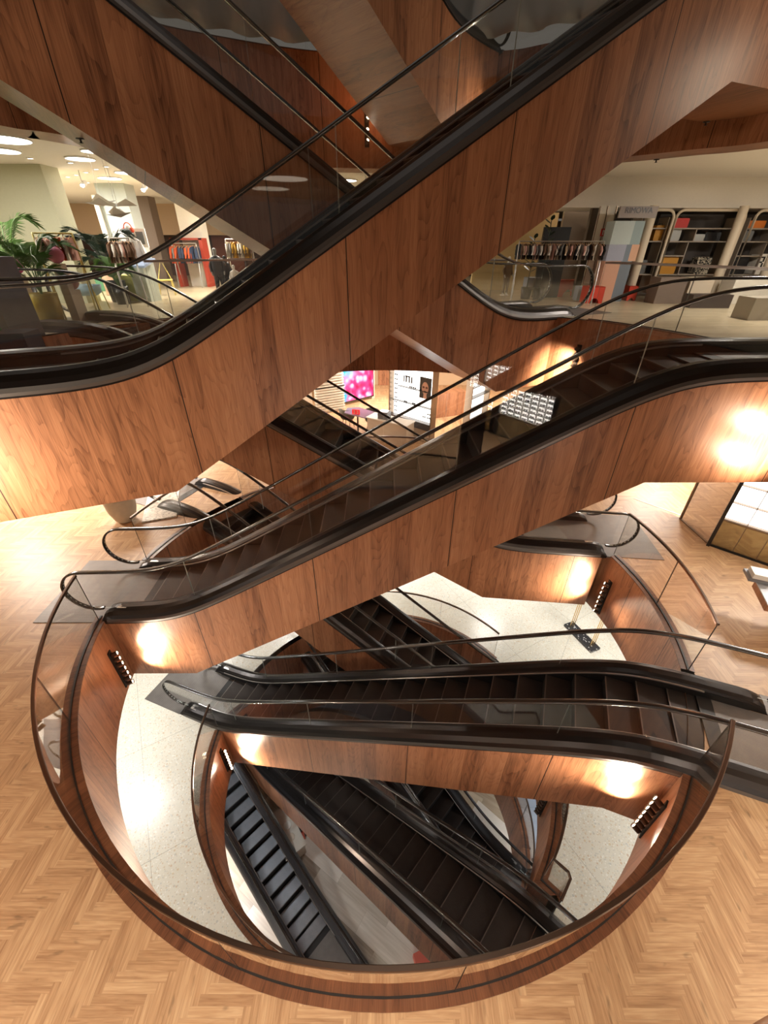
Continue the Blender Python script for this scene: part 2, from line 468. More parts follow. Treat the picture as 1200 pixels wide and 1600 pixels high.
    if key not in step_meshes:
        mb = MB(); w = W - 0.29
        if grey: mb.box((0.175, 0, -0.02), (0.346, w, 0.04), mi=0); mb.box((0.375, 0, -0.05), (0.05, w, 0.04), mi=1)  # dark rear strip stands in for shade at the back of each tread
        else: mb.box((0.2, 0, -0.02), (0.396, w, 0.04), mi=0)
        mb.box((0.012, 0, -0.14), (0.022, w, 0.20), mi=1)
        mb.box((0.006, 0, -0.006), (0.016, w, 0.016), mi=2)
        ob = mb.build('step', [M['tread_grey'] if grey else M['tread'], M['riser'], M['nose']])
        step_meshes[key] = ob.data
        bpy.data.objects.remove(ob)
    nst = int((L + 1.2) / 0.4)
    xa = -0.62
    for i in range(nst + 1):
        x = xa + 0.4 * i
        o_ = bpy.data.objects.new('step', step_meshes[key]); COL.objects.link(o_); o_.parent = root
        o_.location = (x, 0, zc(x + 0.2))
    xe = xa + 0.4 * (nst + 1)
    # landing plates and comb plates
    for (a0, a1, zz, nm) in ((-lo - 1.15, xa - 0.16, 0.012, 'floor_plate'), (xe + 0.16, L + hi + 1.15, rise + 0.012, 'floor_plate')):
        mb = MB()
        inner = (a1 if a0 < 0 else a0); edge = (x0 if a0 < 0 else x1)
        mb.box(((inner + edge) / 2, 0, zz - 0.02), (abs(edge - inner), W - 0.29, 0.04))
        far_ = a0 if a0 < 0 else a1
        mb.box(((far_ + edge) / 2, 0, zz - 0.02), (abs(edge - far_), W + 0.42, 0.04))
        mb.build(nm, M['plate'], root)
    mb = MB(); mb.box((xa - 0.08, 0, -0.02), (0.17, W - 0.27, 0.06)); mb.build('comb_plate', M['riser'], root)
    mb = MB(); mb.box((xe + 0.07, 0, rise - 0.02), (0.20, W - 0.27, 0.06)); mb.build('comb_plate', M['riser'], root)
    # little safety emblem plates on the deck beside a pane joint
    for xx in (x0 + .35,):
        mb = MB()
        mb.box((xx, -(hw + 0.03), 0.192), (0.16, 0.05, 0.008)); mb.box((xx, (hw - 0.03), 0.192), (0.16, 0.05, 0.008))
        mb.build('control_strip', M['strip'], root)
    return root

# ------------------------------------------------------------------ oval openings
def circle(cx, cy, r, n=144):
    return [(cx + r * math.cos(2 * PI * i / n), cy + r * math.sin(2 * PI * i / n)) for i in range(n)]
def catmull(P, m=12):
    out = []; n = len(P)
    for i in range(n):
        p0, p1, p2, p3 = P[i - 1], P[i], P[(i + 1) % n], P[(i + 2) % n]
        for k in range(m):
            t = k / m
            q = []
            for c in (0, 1):
                q.append(0.5 * ((2 * p1[c]) + (-p0[c] + p2[c]) * t + (2 * p0[c] - 5 * p1[c] + 4 * p2[c] - p3[c]) * t * t + (-p0[c] + 3 * p1[c] - 3 * p2[c] + p3[c]) * t ** 3))
            out.append(tuple(q))
    return out
def offset(P, d):
    """closed CCW polyline, d>0 outward"""
    n = len(P); out = []
    for i in range(n):
        a, b, c = P[i - 1], P[i], P[(i + 1) % n]
        t1 = Vector((b[0] - a[0], b[1] - a[1])); t2 = Vector((c[0] - b[0], c[1] - b[1]))
        t1.normalize(); t2.normalize()
        n1 = Vector((t1.y, -t1.x)); n2 = Vector((t2.y, -t2.x)); m = n1 + n2
        m.normalize(); k = max(0.5, m.dot(n1))
        out.append((b[0] + m.x * d / k, b[1] + m.y * d / k))
    return out
def ring_floor(name, P, rect, z, mat, down=False):
    """floor (or ceiling) plane between the opening P and a rectangle"""
    cx = sum(p[0] for p in P) / len(P); cy = sum(p[1] for p in P) / len(P)
    X0, Y0, X1, Y1 = rect
    def hit(p):
        dx, dy = p[0] - cx, p[1] - cy
        t = 1e9
        if dx > 1e-9: t = min(t, (X1 - cx) / dx)
        if dx < -1e-9: t = min(t, (X0 - cx) / dx)
        if dy > 1e-9: t = min(t, (Y1 - cy) / dy)
        if dy < -1e-9: t = min(t, (Y0 - cy) / dy)
        return (cx + dx * t, cy + dy * t)
    H = [hit(p) for p in P]; n = len(P); mb = MB()
    corners = [(X0, Y0), (X1, Y0), (X1, Y1), (X0, Y1)]
    for i in range(n):
        j = (i + 1) % n
        q = [P[i], H[i]]
        for c in corners:
            a1 = math.atan2(H[i][1] - cy, H[i][0] - cx); a2 = math.atan2(H[j][1] - cy, H[j][0] - cx); ac = math.atan2(c[1] - cy, c[0] - cx)
            if a2 < a1 - PI: a2 += 2 * PI
            for k in (0, 2 * PI):
                if a1 < ac + k < a2: q.append(c); break
        q += [H[j], P[j]]
        pts = [(x, y, z) for x, y in q]
        if down: pts = pts[::-1]
        mb.face(pts)
    return struct(mb.build(name, mat))
def rim(P, z, zbot, label, runs, centre, mats=None, first_trim=1, glass_mat=None, rail_mat=None, panel=2.1, wood=None, closed_top=True):
    """fascia, walnut kerb with its black channel, and the glass balustrades of the runs (degrees round the centre)"""
    n = len(P); In = offset(P, -0.10); Out = offset(P, 0.09)
    al = [0.0]
    for i in range(n): al.append(al[-1] + math.dist(P[i], P[(i + 1) % n]))
    wood = wood or M['fascia']
    mb = MB()
    rows = [[(x, y, z) for x, y in In], [(x, y, zbot) for x, y in In]]
    mb.grid(rows, closed=True, smooth=True, uv=lambda i, j: (al[j], z if i == 0 else zbot))
    struct(mb.build('wall_atrium', wood))
    if closed_top:
        vv = [0, 0.02, 0.23, 0.25]
        a, b = offset(P, -0.016), offset(P, 0.016)
        ag = [math.degrees(math.atan2(p[1] - centre[1], p[0] - centre[0])) % 360 for p in P]
        keep = [any(((q - r_[0] + 1.2) % 360) <= ((r_[1] - r_[0]) % 360) + 2.4 for r_ in runs) or not runs for q in ag]
        mb = MB(); m2 = MB()
        for i in range(n):
            j = (i + 1) % n
            if not (keep[i] and keep[j]): continue
            R1 = [[(P_[k][0], P_[k][1], z + dz) for k in (i, j)] for P_, dz in ((In, 0), (In, 0.018), (Out, 0.018), (Out, -0.01))]
            mb.grid(R1, smooth=False, uv=lambda r_, c_: (al[i + c_], vv[r_]))
            R2 = [[(P_[k][0], P_[k][1], z + dz) for k in (i, j)] for P_, dz in ((a, 0.01), (a, 0.03), (b, 0.03), (b, 0.01))]
            m2.grid(R2, smooth=False)
        if mb.f:
            struct(mb.build('trim_%d' % first_trim, M['rim_wood']))
            struct(m2.build('trim_%d' % (first_trim + 1), M['channel']))
    angs = [math.degrees(math.atan2(p[1] - centre[1], p[0] - centre[0])) % 360 for p in P]
    for ri, run_ in enumerate(runs):
        a0, a1, lab = run_[:3]; panel_ = run_[3] if len(run_) > 3 else panel
        # resample the run finely
        idx = []
        span = (a1 - a0) % 360
        order = sorted((((a - a0) % 360), i) for i, a in enumerate(angs))
        pts = []
        def point_at(aa):
            t = (aa) % 360
            for i in range(n):
                d0 = (t - angs[i]) % 360; d1 = (angs[(i + 1) % n] - angs[i]) % 360
                if d1 < 180 and d0 <= d1 + 1e-9:
                    f = d0 / d1 if d1 > 1e-9 else 0
                    p, q = P[i], P[(i + 1) % n]
                    return (p[0] + (q[0] - p[0]) * f, p[1] + (q[1] - p[1]) * f)
        pts = [point_at(a0)] + [P[i] for k, i in order if 0.3 < k < span - 0.3] + [point_at(a1)]
        cum = [0.0]
        for i in range(len(pts) - 1): cum.append(cum[-1] + math.dist(pts[i], pts[i + 1]))
        def along(sv):
            for i in range(len(pts) - 1):
                if sv <= cum[i + 1] + 1e-9:
                    f = (sv - cum[i]) / max(1e-9, cum[i + 1] - cum[i])
                    return (pts[i][0] + (pts[i + 1][0] - pts[i][0]) * f, pts[i][1] + (pts[i + 1][1] - pts[i][1]) * f)
            return pts[-1]
        tot = cum[-1]; npan = max(1, round(tot / panel_))
        c0 = pts[len(pts) // 2]
        root = empty('glass_balustrade', (c0[0], c0[1], z + 0.02), 0, lab, 'balustrade')
        O = Vector((c0[0], c0[1], z + 0.02))
        for k in range(npan):
            sa, sb = tot * k / npan + 0.005, tot * (k + 1) / npan - 0.005
            m = max(2, int((sb - sa) / 0.12))
            q = [along(v) for v in lin(sa, sb, m + 1)]
            rows_ = []
            def nrm(i):
                a_, b_ = q[max(0, i - 1)], q[min(len(q) - 1, i + 1)]
                t = Vector((b_[0] - a_[0], b_[1] - a_[1])).normalized()
                return Vector((t.y, -t.x))
            A = []; B = []
            for i, p in enumerate(q):
                nn = nrm(i) * 0.008
                A.append((p[0] - nn.x, p[1] - nn.y)); B.append((p[0] + nn.x, p[1] + nn.y))
            mb = MB()
            def V3(p, zz): return (p[0] - O.x, p[1] - O.y, zz)
            mb.grid([[V3(p, 0.0) for p in A], [V3(p, 1.02) for p in A]], smooth=True)
            mb.grid([[V3(p, 1.02) for p in B], [V3(p, 0.0) for p in B]], smooth=True)
            mb.grid([[V3(p, 1.02) for p in A], [V3(p, 1.02) for p in B]], smooth=False, mi=1)
            for e in (0, -1): mb.face([V3(A[e], 0), V3(B[e], 0), V3(B[e], 1.02), V3(A[e], 1.02)], mi=1)
            mb.build('glass_pane', [glass_mat or M['glass_bronze'], M['glass_edge_dark']], root)
        m = max(4, int(tot / 0.12)); q = [along(v) for v in lin(0, tot, m + 1)]
        rows_ = []
        for i, p in enumerate(q):
            a_, b_ = q[max(0, i - 1)], q[min(len(q) - 1, i + 1)]
            t = Vector((b_[0] - a_[0], b_[1] - a_[1])).normalized(); nn = Vector((t.y, -t.x))
            rows_.append([(p[0] + nn.x * w - O.x, p[1] + nn.y * w - O.y, h) for w, h in ((-0.021, 1.0), (-0.021, 1.032), (-0.015, 1.04), (0.015, 1.04), (0.021, 1.032), (0.021, 1.0))])
        mb = MB(); mb.grid(rows_, closed=True, smooth=False); mb.face(rows_[0][::-1]); mb.face(rows_[-1])
        mb.build('handrail', rail_mat or M['bronze'], root)

M['edge'] = plain('deck_edge', (0.15, 0.14, 0.135), 0.38, 0.85)
M['glass_edge'] = plain('glass_edge', (0.42, 0.46, 0.43), 0.25)
M['glass_edge_dark'] = plain('glass_edge_dark', (0.035, 0.032, 0.028), 0.3)

def herringbone(name, w, nn, rect, phase, clip, mat, z=0.0):
    """real planks, w wide and nn*w long; clip = (cx, cy, r) keeps them outside the opening"""
    X0, Y0, X1, Y1 = rect; mb_v = []; mb_f = []; uvs = []; tones = []
    L = nn * w; cx, cy, r = clip; rnd = random.Random(3)
    def add(x0, y0, x1, y1, horiz):
        if x1 < X0 or x0 > X1 or y1 < Y0 or y0 > Y1: return
        x0, x1 = max(x0, X0), min(x1, X1); y0, y1 = max(y0, Y0), min(y1, Y1)
        P = [(x0, y0), (x1, y0), (x1, y1), (x0, y1)]
        mx, my = (x0 + x1) / 2 - cx, (y0 + y1) / 2 - cy; dm = math.hypot(mx, my)
        if dm < r - 0.5: return
        if dm < r + 0.5:
            ux, uy = mx / dm, my / dm
            Q = []
            for i in range(4):
                a, b = P[i], P[(i + 1) % 4]
                da = (a[0] - cx) * ux + (a[1] - cy) * uy - r; db = (b[0] - cx) * ux + (b[1] - cy) * uy - r
                if da >= 0: Q.append(a)
                if da * db < 0:
                    t = da / (da - db); Q.append((a[0] + (b[0] - a[0]) * t, a[1] + (b[1] - a[1]) * t))
            P = Q
            if len(P) < 3: return
        i0 = len(mb_v); mb_v.extend([(p[0], p[1], z) for p in P]); mb_f.append(tuple(range(i0, i0 + len(P))))
        ru = rnd.random() * 50; t = rnd.random()
        for p in P:
            if horiz: uvs.extend((p[0] - x0 + ru, p[1] - y0))
            else: uvs.extend((p[1] - y0 + ru, p[0] - x0))
        tones.append(t)
    ox, oy = phase
    K = int(max(X1 - X0, Y1 - Y0) / w) + 40
    for j in range(-K // nn - 4, K // nn + 5):
        for k in range(-K * 2, K * 2):
            bx = ox + (k + 2 * nn * j) * w; by = oy + k * w
            if by > Y1 + 1 or by < Y0 - 1 or bx > X1 + 1 or bx < X0 - 1: continue
            add(bx, by, bx + L, by + w, True)
            add(bx, by + w, bx + w, by + w + L, False)
    me = bpy.data.meshes.new(name); me.from_pydata(mb_v, [], mb_f)
    l = me.uv_layers.new(name='UVMap'); l.data.foreach_set('uv', uvs)
    at_ = me.attributes.new('tone', 'FLOAT', 'FACE'); at_.data.foreach_set('value', tones)
    me.materials.append(mat); me.update()
    o = bpy.data.objects.new(name, me); COL.objects.link(o)
    return struct(o)
M['rail_silver'] = plain('silver_rail', (0.62, 0.58, 0.54), 0.35, 0.8)
# ================================================================== the storeys and their openings
C0 = circle(0, 5.7, 5.0)
# the opening one storey down has a notch where the brown escalator lands
def build_m1():
    a = R(-42.75); u = Vector((math.cos(a), math.sin(a))); n = Vector((-u.y, u.x))
    g = lambda s, t: tuple(u * s + n * t)
    cx, cy, r = -0.05, 5.25, 3.95
    sc = cx * u.x + cy * u.y; nc = cx * n.x + cy * n.y
    s_a = sc + math.sqrt(r * r - (1.9 - nc) ** 2); s_b = sc + math.sqrt(r * r - (3.97 - nc) ** 2)
    pa, pb = g(s_a, 1.9), g(s_b, 3.97)
    ta = math.atan2(pa[1] - cy, pa[0] - cx) % (2 * PI); tb = math.atan2(pb[1] - cy, pb[0] - cx) % (2 * PI)
    span = (ta - tb) % (2 * PI)
    pts = [(cx + r * math.cos(tb + span * i / 130), cy + r * math.sin(tb + span * i / 130)) for i in range(131)]
    return pts + [g(0.66, 1.9), g(0.66, 2.9), g(0.66, 3.97)]
CM1 = build_m1()
CM2 = catmull([(0.1, 1.25), (2.6, 2.15), (3.7, 3.55), (4.12, 5.1), (3.75, 7.0), (2.5, 8.6), (0.1, 9.25), (-2.6, 9.1), (-4.9, 8.0), (-6.0, 5.6), (-5.3, 2.8), (-3.0, 1.3)])
C1 = catmull([(0.0, -0.15), (3.5, 1.0), (5.3, 3.6), (5.61, 6.35), (5.32, 7.83), (4.3, 9.5), (2.4, 10.9), (0.0, 11.4), (-2.2, 10.9), (-3.6, 10.1), (-4.75, 9.15), (-5.45, 8.2), (-6.04, 6.84), (-5.9, 4.4), (-4.4, 1.8), (-2.3, 0.3)])
C2 = catmull([(0.5, -1.6), (4.8, 0.2), (7.8, 3.4), (7.7, 6.8), (6.5, 9.3), (5.65, 10.05), (4.85, 10.75), (3.23, 11.76), (2.41, 12.16), (0.4, 12.45), (-1.55, 12.23), (-3.38, 11.47), (-4.4, 10.75), (-5.2, 9.2), (-5.5, 8.75), (-5.85, 8.35), (-6.6, 6.2), (-6.5, 3.4), (-4.4, 0.2)])

ph = (3.059, 1.176 - 8 * 0.0664)
herringbone('floor', 0.0664, 7, (-15, -6.5, 15, 23), ph, (0, 5.7, 5.085), M['oak'])
ring_floor('floor', offset(CM1, 0.05), (-13, -6, 14, 20), M1, M['terrazzo'])
M['bluefloor'] = slab_floor('blue_grey_stone', 1.2, 0.8, srgb(110, 114, 122), srgb(128, 132, 140), srgb(146, 150, 156), 0.4, (3, 3))
M['travertine'] = slab_floor('travertine', 1.9, 0.62, srgb(146, 134, 120), srgb(188, 178, 163), srgb(218, 210, 198), 0.22, (0.9, 12.0), 0.0015, R(33), tw=0.6)
ring_floor('floor', offset(CM2, 0.05), (-12, -4, 13, 19), M2, M['bluefloor'])
mb = MB(); mb.face([(-12, -4, M3), (13, -4, M3), (13, 19, M3), (-12, 19, M3)]); struct(mb.build('floor', M['travertine']))
M['floor1'] = slab_floor('pale_shop_planks', 1.6, 0.16, srgb(176, 160, 132), srgb(198, 182, 152), srgb(214, 200, 172), 0.28, (0.8, 14.0))
ring_floor('floor', offset(C1, 0.05), (-22, -6.5, 24, 34), F1, M['floor1'])
# undersides of the storeys: the ceilings below them
ring_floor('ceiling', offset(C0, -0.10), (-15, -6.5, 15, 23), F0 - 1.5, M['ceil'], down=True)
ring_floor('ceiling', offset(CM1, -0.10), (-13, -6, 14, 20), M1 - 1.5, M['ceil'], down=True)
ring_floor('ceiling', offset(CM2, -0.10), (-12, -4, 13, 19), M2 - 1.5, M['ceil'], down=True)
ring_floor('ceiling', offset(C1, -0.10), (-15, -6.5, 15, 23), F1 - 1.5, M['ceil'], down=True)
ring_floor('ceiling', offset(C2, 0.62), (-22, -6.5, 24, 34), SB2 + 0.03, M['ceil'], down=True)
mb = MB(); a_, b_ = offset(C2, -0.10), offset(C2, 0.62)
mb.grid([[(x, y, SB2) for x, y in a_], [(x, y, SB2) for x, y in b_], [(x, y, SB2 + 0.04) for x, y in b_]], closed=True, smooth=False, uv=lambda i, j: (0.45 * i, j * 0.25))
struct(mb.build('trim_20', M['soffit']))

rim(C0, F0, F0 - 1.5, '', [(188.6, 321.6, 'long curved glass balustrade along the near edge of the big oval over the oak floor'), (340.0, 373.0, 'short curved glass balustrade on the oak floor right of the oval', 1.5), (32, 137, 'curved glass balustrade at the far side of the oval behind the middle escalators'), (155.5, 169.6, 'short glass balustrade between the two escalator landings at left on the oak floor')], (0, 5.7), first_trim=1)
rim(CM1, M1, M1 - 1.5, '', [(176.5, 296, 'curved glass balustrade along the left edge of the terrazzo opening'), (313.5, 366, 'curved glass balustrade with a boxed corner at the right edge of the terrazzo opening'), (36, 118, 'curved glass balustrade at the far edge of the terrazzo opening')], (-0.05, 5.25), first_trim=3)
rim(CM2, M2, M2 - 1.5, '', [(-60, 60, 'curved glass balustrade at the right of the blue-grey floor two storeys down')], (0.1, 5.25), first_trim=5)
rim(C1, F1, F1 - 1.5, '', [(3.5, 38.5, 'glass balustrade with bright rail before the luggage shop at right'), (60, 145, 'glass balustrade at the far side of the shop floor behind the tall escalators'), (169, 186, 'glass balustrade at left beside the upper landing of the far escalator')], (0, 6.0), first_trim=7, glass_mat=M['glass'], rail_mat=M['rail_silver'])
rim(C2, F2, SB2, '', [(88, 160, 'glass balustrade of the storey above, in front of hanging sheets')], (0.3, 5.5), first_trim=9, glass_mat=M['glass'])

# ================================================================== escalators
G1 = 'escalators crossing the oval atrium'
escalator('near escalator climbing from left across the top of the view', G1, 22.31, 5.618, -0.756, F1, F2, 1, lo=2.5, hi=2.2)
escalator('middle escalator climbing from the oak floor at left to the shop floor at right', G1, 0.67, 5.18, -3.552, F0, F1, 1, hi=2.4)
escalator('dark escalator running almost level across the oval just under the middle one', G1, -20.91, 3.869, -5.575, M1, F0, 1, lo=1.3, hi=1.8)
escalator('far escalator sloping down right behind the topmost one, walnut side in shade', G1, 26.3, 7.37, 6.351, F1, F2, -1, lo=1.95, hi=1.5)
escalator('black escalator behind the middle one, seen before the pink screen', G1, -5.64, 7.402, 1.619, F0, FF, -1, lo=2.4, hi=1.5)
escalator('escalator dropping from the far left of the oak floor towards the terrazzo', G1, -22.85, 5.904, 0.305, M1, F0, -1, lo=1.3, hi=1.25)
escalator('wide brown escalator seen from above in the bottom of the oval', G1, -42.72, 2.27, -7.43, M2, M1, 1, W=1.22, hi=1.6)
escalator('dark escalator beside the brown one with a curved rail at its foot', G1, -44.25, 4.27, -1.328, M2, M1, -1)
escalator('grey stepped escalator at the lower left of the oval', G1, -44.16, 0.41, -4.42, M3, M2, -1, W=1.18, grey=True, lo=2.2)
escalator('escalator overhead whose walnut underside shows at the top', G1, 45.6, 6.948, 8.65, F2, F3, -1, lo=1.6)
# ================================================================== spotlight clusters let into the walnut fascias
M['lamp_body'] = plain('bronze_lamp', (0.10, 0.075, 0.06), 0.35, 0.8)
M['lamp_lens'] = plain('lamp_lens', (1, 0.9, 0.75), 0.3, emit=(1.0, 0.80, 0.56), estr=10)
M['slot'] = plain('black_slot', (0.006, 0.005, 0.005), 0.6)
def spot_cluster(pos, normal, aim, label, nh=7, height=0.95, power=70, cone=75, power_lights=True, far=(), group='spotlight clusters on the walnut fascias'):
    """pos: middle of the slot on the wall; normal: out of the wall; aim: where the heads point"""
    nrm = Vector((normal[0], normal[1], 0)).normalized(); rz = math.atan2(nrm.y, nrm.x)
    root = empty('spotlight_cluster', pos, rz, label, 'spotlight', group)
    mb = MB(); mb.box((-0.004, 0, 0), (0.02, 0.10, height)); mb.build('back_plate', M['slot'], root)
    inv = Matrix.Rotation(-rz, 3, 'Z')
    d = inv @ (Vector(aim) - Vector(pos)).normalized()
    for i in range(nh):
        z = (i - (nh - 1) / 2) * height / nh
        c = Vector((0.075, 0, z))
        mb = MB(); rows = []
        a = d.orthogonal().normalized(); b = d.cross(a)
        for t, r_ in ((-0.05, 0.0), (-0.05, 0.036), (0.04, 0.040), (0.052, 0.040), (0.045, 0.032), (0.03, 0.030)):
            rows.append([c + d * t + (a * math.cos(2 * PI * k / 14) + b * math.sin(2 * PI * k / 14)) * r_ for k in range(14)])
        mb.grid(rows, closed=True, smooth=False)
        mb.tube([(0.0, 0, z), (0.06, 0, z)], 0.012, 6)
        h = mb.build('lamp_head', M['lamp_body'], root)
        mb = MB(); mb.face([c + d * 0.036 + (a * math.cos(2 * PI * k / 14) + b * math.sin(2 * PI * k / 14)) * 0.031 for k in range(14)][::-1])
        ln = mb.build('lens', M['lamp_lens'], root); ln.parent = h
    for dz in ((-0.25, 0.25) if power_lights else ()):
        l = bpy.data.lights.new('spot', 'SPOT'); l.energy = power; l.color = (1.0, 0.82, 0.62); l.spot_size = R(cone); l.spot_blend = 1.0; l.shadow_soft_size = 0.06
        o = bpy.data.objects.new('spot', l); COL.objects.link(o); p = Vector(pos) + nrm * 0.30 + Vector((0, 0, dz)); o.location = p
        o.rotation_euler = (Vector(aim) + Vector((0, 0, dz * 0.5)) - p).to_track_quat('-Z', 'Y').to_euler()
    for far_, fp in far:  # wide fill spots added to brighten the wood opposite
        l = bpy.data.lights.new('spot', 'SPOT'); l.energy = fp; l.color = (1.0, 0.82, 0.62); l.spot_size = R(95); l.spot_blend = 1.0; l.shadow_soft_size = 0.08
        o = bpy.data.objects.new('spot', l); COL.objects.link(o); p = Vector(pos) + nrm * 0.22; o.location = p
        o.rotation_euler = (Vector(far_) - p).to_track_quat('-Z', 'Y').to_euler()
    return root
def onplane(ang, d, px, py):
    a = R(ang); n_ = Vector((-math.sin(a), math.cos(a), 0)); r_ = ray(px, py); t = d / r_.dot(n_)
    return Vector((r_.x * t, r_.y * t, EYE + r_.z * t))
def onC(c, r, px, py, z):
    p = at(px, py, z); v = Vector((p.x - c[0], p.y - c[1])).normalized() * r
    return Vector((c[0] + v.x, c[1] + v.y, z)), (-v.x, -v.y)
p, nn = onC((0, 5.7), 4.885, 183, 1046, -0.92)
spot_cluster(p, nn, onplane(0.67, 4.96, 250, 1015), 'row of small spotlights on the walnut wall under the foot of the middle escalator', power=170, cone=125, far=(((0.5, 0.8, -0.8), 380),))
p, nn = onC((0, 5.7), 4.885, 1032, 1290, -0.78)
spot_cluster(p, nn, onplane(-20.91, 3.65, 965, 1215), 'row of small spotlights at the lower right inside wall of the oval', power=170, cone=125, far=(((-4.0, 2.6, -0.9), 520),))
p, nn = onC((0, 5.7), 4.885, 940, 934, -0.95)
spot_cluster(p, nn, onplane(-5.64, 7.18, 885, 900), 'row of small spotlights on the right inside wall beside the black escalator foot', power=150, cone=125, far=(((4.6, 3.9, -0.8), 120), ((-1.5, 8.6, -2.5), 100)))
p, nn = onC((-0.05, 5.25), 3.835, 350, 1188, -5.1)
spot_cluster(p, nn, onplane(-20.91, 3.65, 415, 1162), 'row of small spotlights on the walnut wall one storey down at left', power=180, cone=125, far=(((0.0, 1.6, -5.2), 200), ((3.0, 7.0, -5.5), 200)))
p, nn = onC((-0.05, 5.25), 3.835, 868, 1264, -5.1)
spot_cluster(p, nn, (3.2, 4.9, -5.0), 'row of spotlights on the right inner wall one storey down', power=60)
def nearest(P, q):
    i = min(range(len(P)), key=lambda k: math.dist(P[k], q)); a, b = P[i - 1], P[(i + 1) % len(P)]
    t = Vector((b[0] - a[0], b[1] - a[1])).normalized()
    return P[i], (-t.y, t.x)
def on_curve(P, q, z):
    p, n_ = nearest(P, q); return Vector((p[0] + n_[0] * 0.115, p[1] + n_[1] * 0.115, z)), n_
q = at(908, 566, 3.3)
p, nn = on_curve(C1, (q.x, q.y), 3.3)
spot_cluster(p, nn, onplane(26.3, 7.15, 858, 604), 'bright column of spotlights on the dark fascia under the shop floor at right', power=230, cone=125, height=0.8)
p, nn = on_curve(C1, (-5.3, 2.6), 3.2)
spot_cluster(p, nn, onplane(22.31, 5.4, 10, 700), 'spotlights hidden at left that wash the topmost escalator side', power=230, cone=130)
p, nn = on_curve(C1, (5.6, 4.5), 3.2)
spot_cluster(p, nn, onplane(0.67, 4.96, 1195, 690), 'spotlights at far right washing the upper end of the middle escalator', power=125, cone=140)
q = at(567, 216, 7.8); p, nn = on_curve(C2, (q.x, q.y), 7.8)
spot_cluster(p, nn, (p.x + 0.35, p.y - 0.55, 8.2), 'four small spotlights on a black plate on the upper fascia', nh=5, height=0.9, power=60, cone=120)
p, nn = on_curve(C2, (2.6, 12.0), 7.5)
spot_cluster(p, nn, (1.7, 10.6, 7.9), 'spotlights washing the walnut side under the upper storey', power=90, cone=120)
q = at(1047, 213, 7.5); p, nn = on_curve(C2, (q.x, q.y), 7.5)
spot_cluster(p, nn, (p.x - 1.0, p.y + 0.2, 7.4), 'small black spotlight box on the upper fascia at right', nh=2, height=0.3, power=14, cone=120)
p, nn = on_curve(C2, (7.7, 6.8), 7.9)
spot_cluster(p, nn, onplane(22.31, 5.4, 1230, 90), 'spotlights at the upper right beyond the topmost escalator', power=55, cone=120)
p, nn = onC((0, 5.7), 4.885, 300, 800, -0.9)
spot_cluster(p, nn, (-3.9, 7.6, -0.9), 'spotlights behind the middle escalator at the far left of the oval', power=60, cone=100)

# ================================================================== downlights in the white ceiling of the shop floor
M['disc'] = plain('ceiling_light_disc', (1, 1, 1), 0.5, emit=(1.0, 0.96, 0.88), estr=9)
M['white_ring'] = plain('white_lamp_ring', (0.8, 0.78, 0.74), 0.5)
CZ = SB2 + 0.03
def disc(px, py, r, label):
    p = at(px, py, CZ)
    root = empty('ceiling_light', (p.x, p.y, CZ), 0, label, 'ceiling light', 'round ceiling lights of the shop floor')
    mb = MB(); mb.lathe([(r, 0), (r, -0.02), (r * 0.94, -0.025), (r * 0.94, 0)], n=40, smooth=False); mb.build('frame', M['white_ring'], root)
    mb = MB(); mb.face([(r * 0.94 * math.cos(2 * PI * k / 40), -r * 0.94 * math.sin(2 * PI * k / 40), -0.012) for k in range(40)]); mb.build('diffuser', M['disc'], root)
for a_ in ((125, 247, .29, 'large round ceiling light in the middle of the white ceiling at left'), (5, 216, .42, 'large round ceiling light at the left edge, upper one'), (0, 234, .34, 'round ceiling light at the left edge, lower one'),
           (171, 277.5, .31, 'round ceiling light just above the grey pillar'), (196, 269, .26, 'round ceiling light close to the slanting walnut edge'), (143, 235, .2, 'small part of a round light at the walnut edge'),
           (540, 281, .33, 'bright round ceiling light seen through the glass of the topmost escalator'), (490, 289, .30, 'dimmer round ceiling light left of the bright one behind glass')):
    disc(*a_)
for i, (px, py) in enumerate(((47, 247), (110, 254), (166, 260), (150, 264), (134, 269), (119, 273), (106, 276), (91, 281), (137, 285), (597, 290), (432, 277), (384, 274))):
    p = at(px, py, CZ)
    root = empty('downlight', (p.x, p.y, CZ), 0, 'tiny recessed downlight in the white ceiling at left', 'ceiling light', 'tiny downlights in the white ceiling')
    mb = MB(); mb.lathe([(0.075, 0), (0.075, -0.012), (0.055, -0.012), (0.05, 0.0)], n=16, smooth=False); mb.build('ring', M['white_ring'], root)
    mb = MB(); mb.face([(0.05 * math.cos(2 * PI * k / 16), -0.05 * math.sin(2 * PI * k / 16), -0.006) for k in range(16)]); mb.build('lens', M['disc'], root)
M['flood'] = plain('flood_lens', (1, 1, 1), 0.4, emit=(1.0, 0.95, 0.86), estr=60)
for px, py, lab in ((129, 288, 'glaring spotlight hanging from the ceiling left of the paper birds'), (224, 295, 'glaring spotlight hanging from the ceiling right of the grey pillar')):
    r_ = ray(px, py); t = 13.0 / r_.y; p = Vector((r_.x * t, 13.0, EYE + r_.z * t))
    root = empty('ceiling_spotlight', p, 0, lab, 'spotlight')
    mb = MB(); mb.tube([(0, 0, 0.02), (0, 0, CZ - p.z)], 0.012, 6); mb.build('stem', M['white_ring'], root)
    mb = MB(); mb.tube([(0, 0.14, 0.05), (0, 0.02, 0.0), (0, -0.02, -0.012)], 0.055, 14); mb.build('lamp_head', M['white_ring'], root)
    mb = MB(); mb.face([(0.05 * math.cos(2 * PI * k / 14), -0.022, -0.012 + 0.05 * math.sin(2 * PI * k / 14)) for k in range(14)]); mb.build('lens', M['flood'], root)
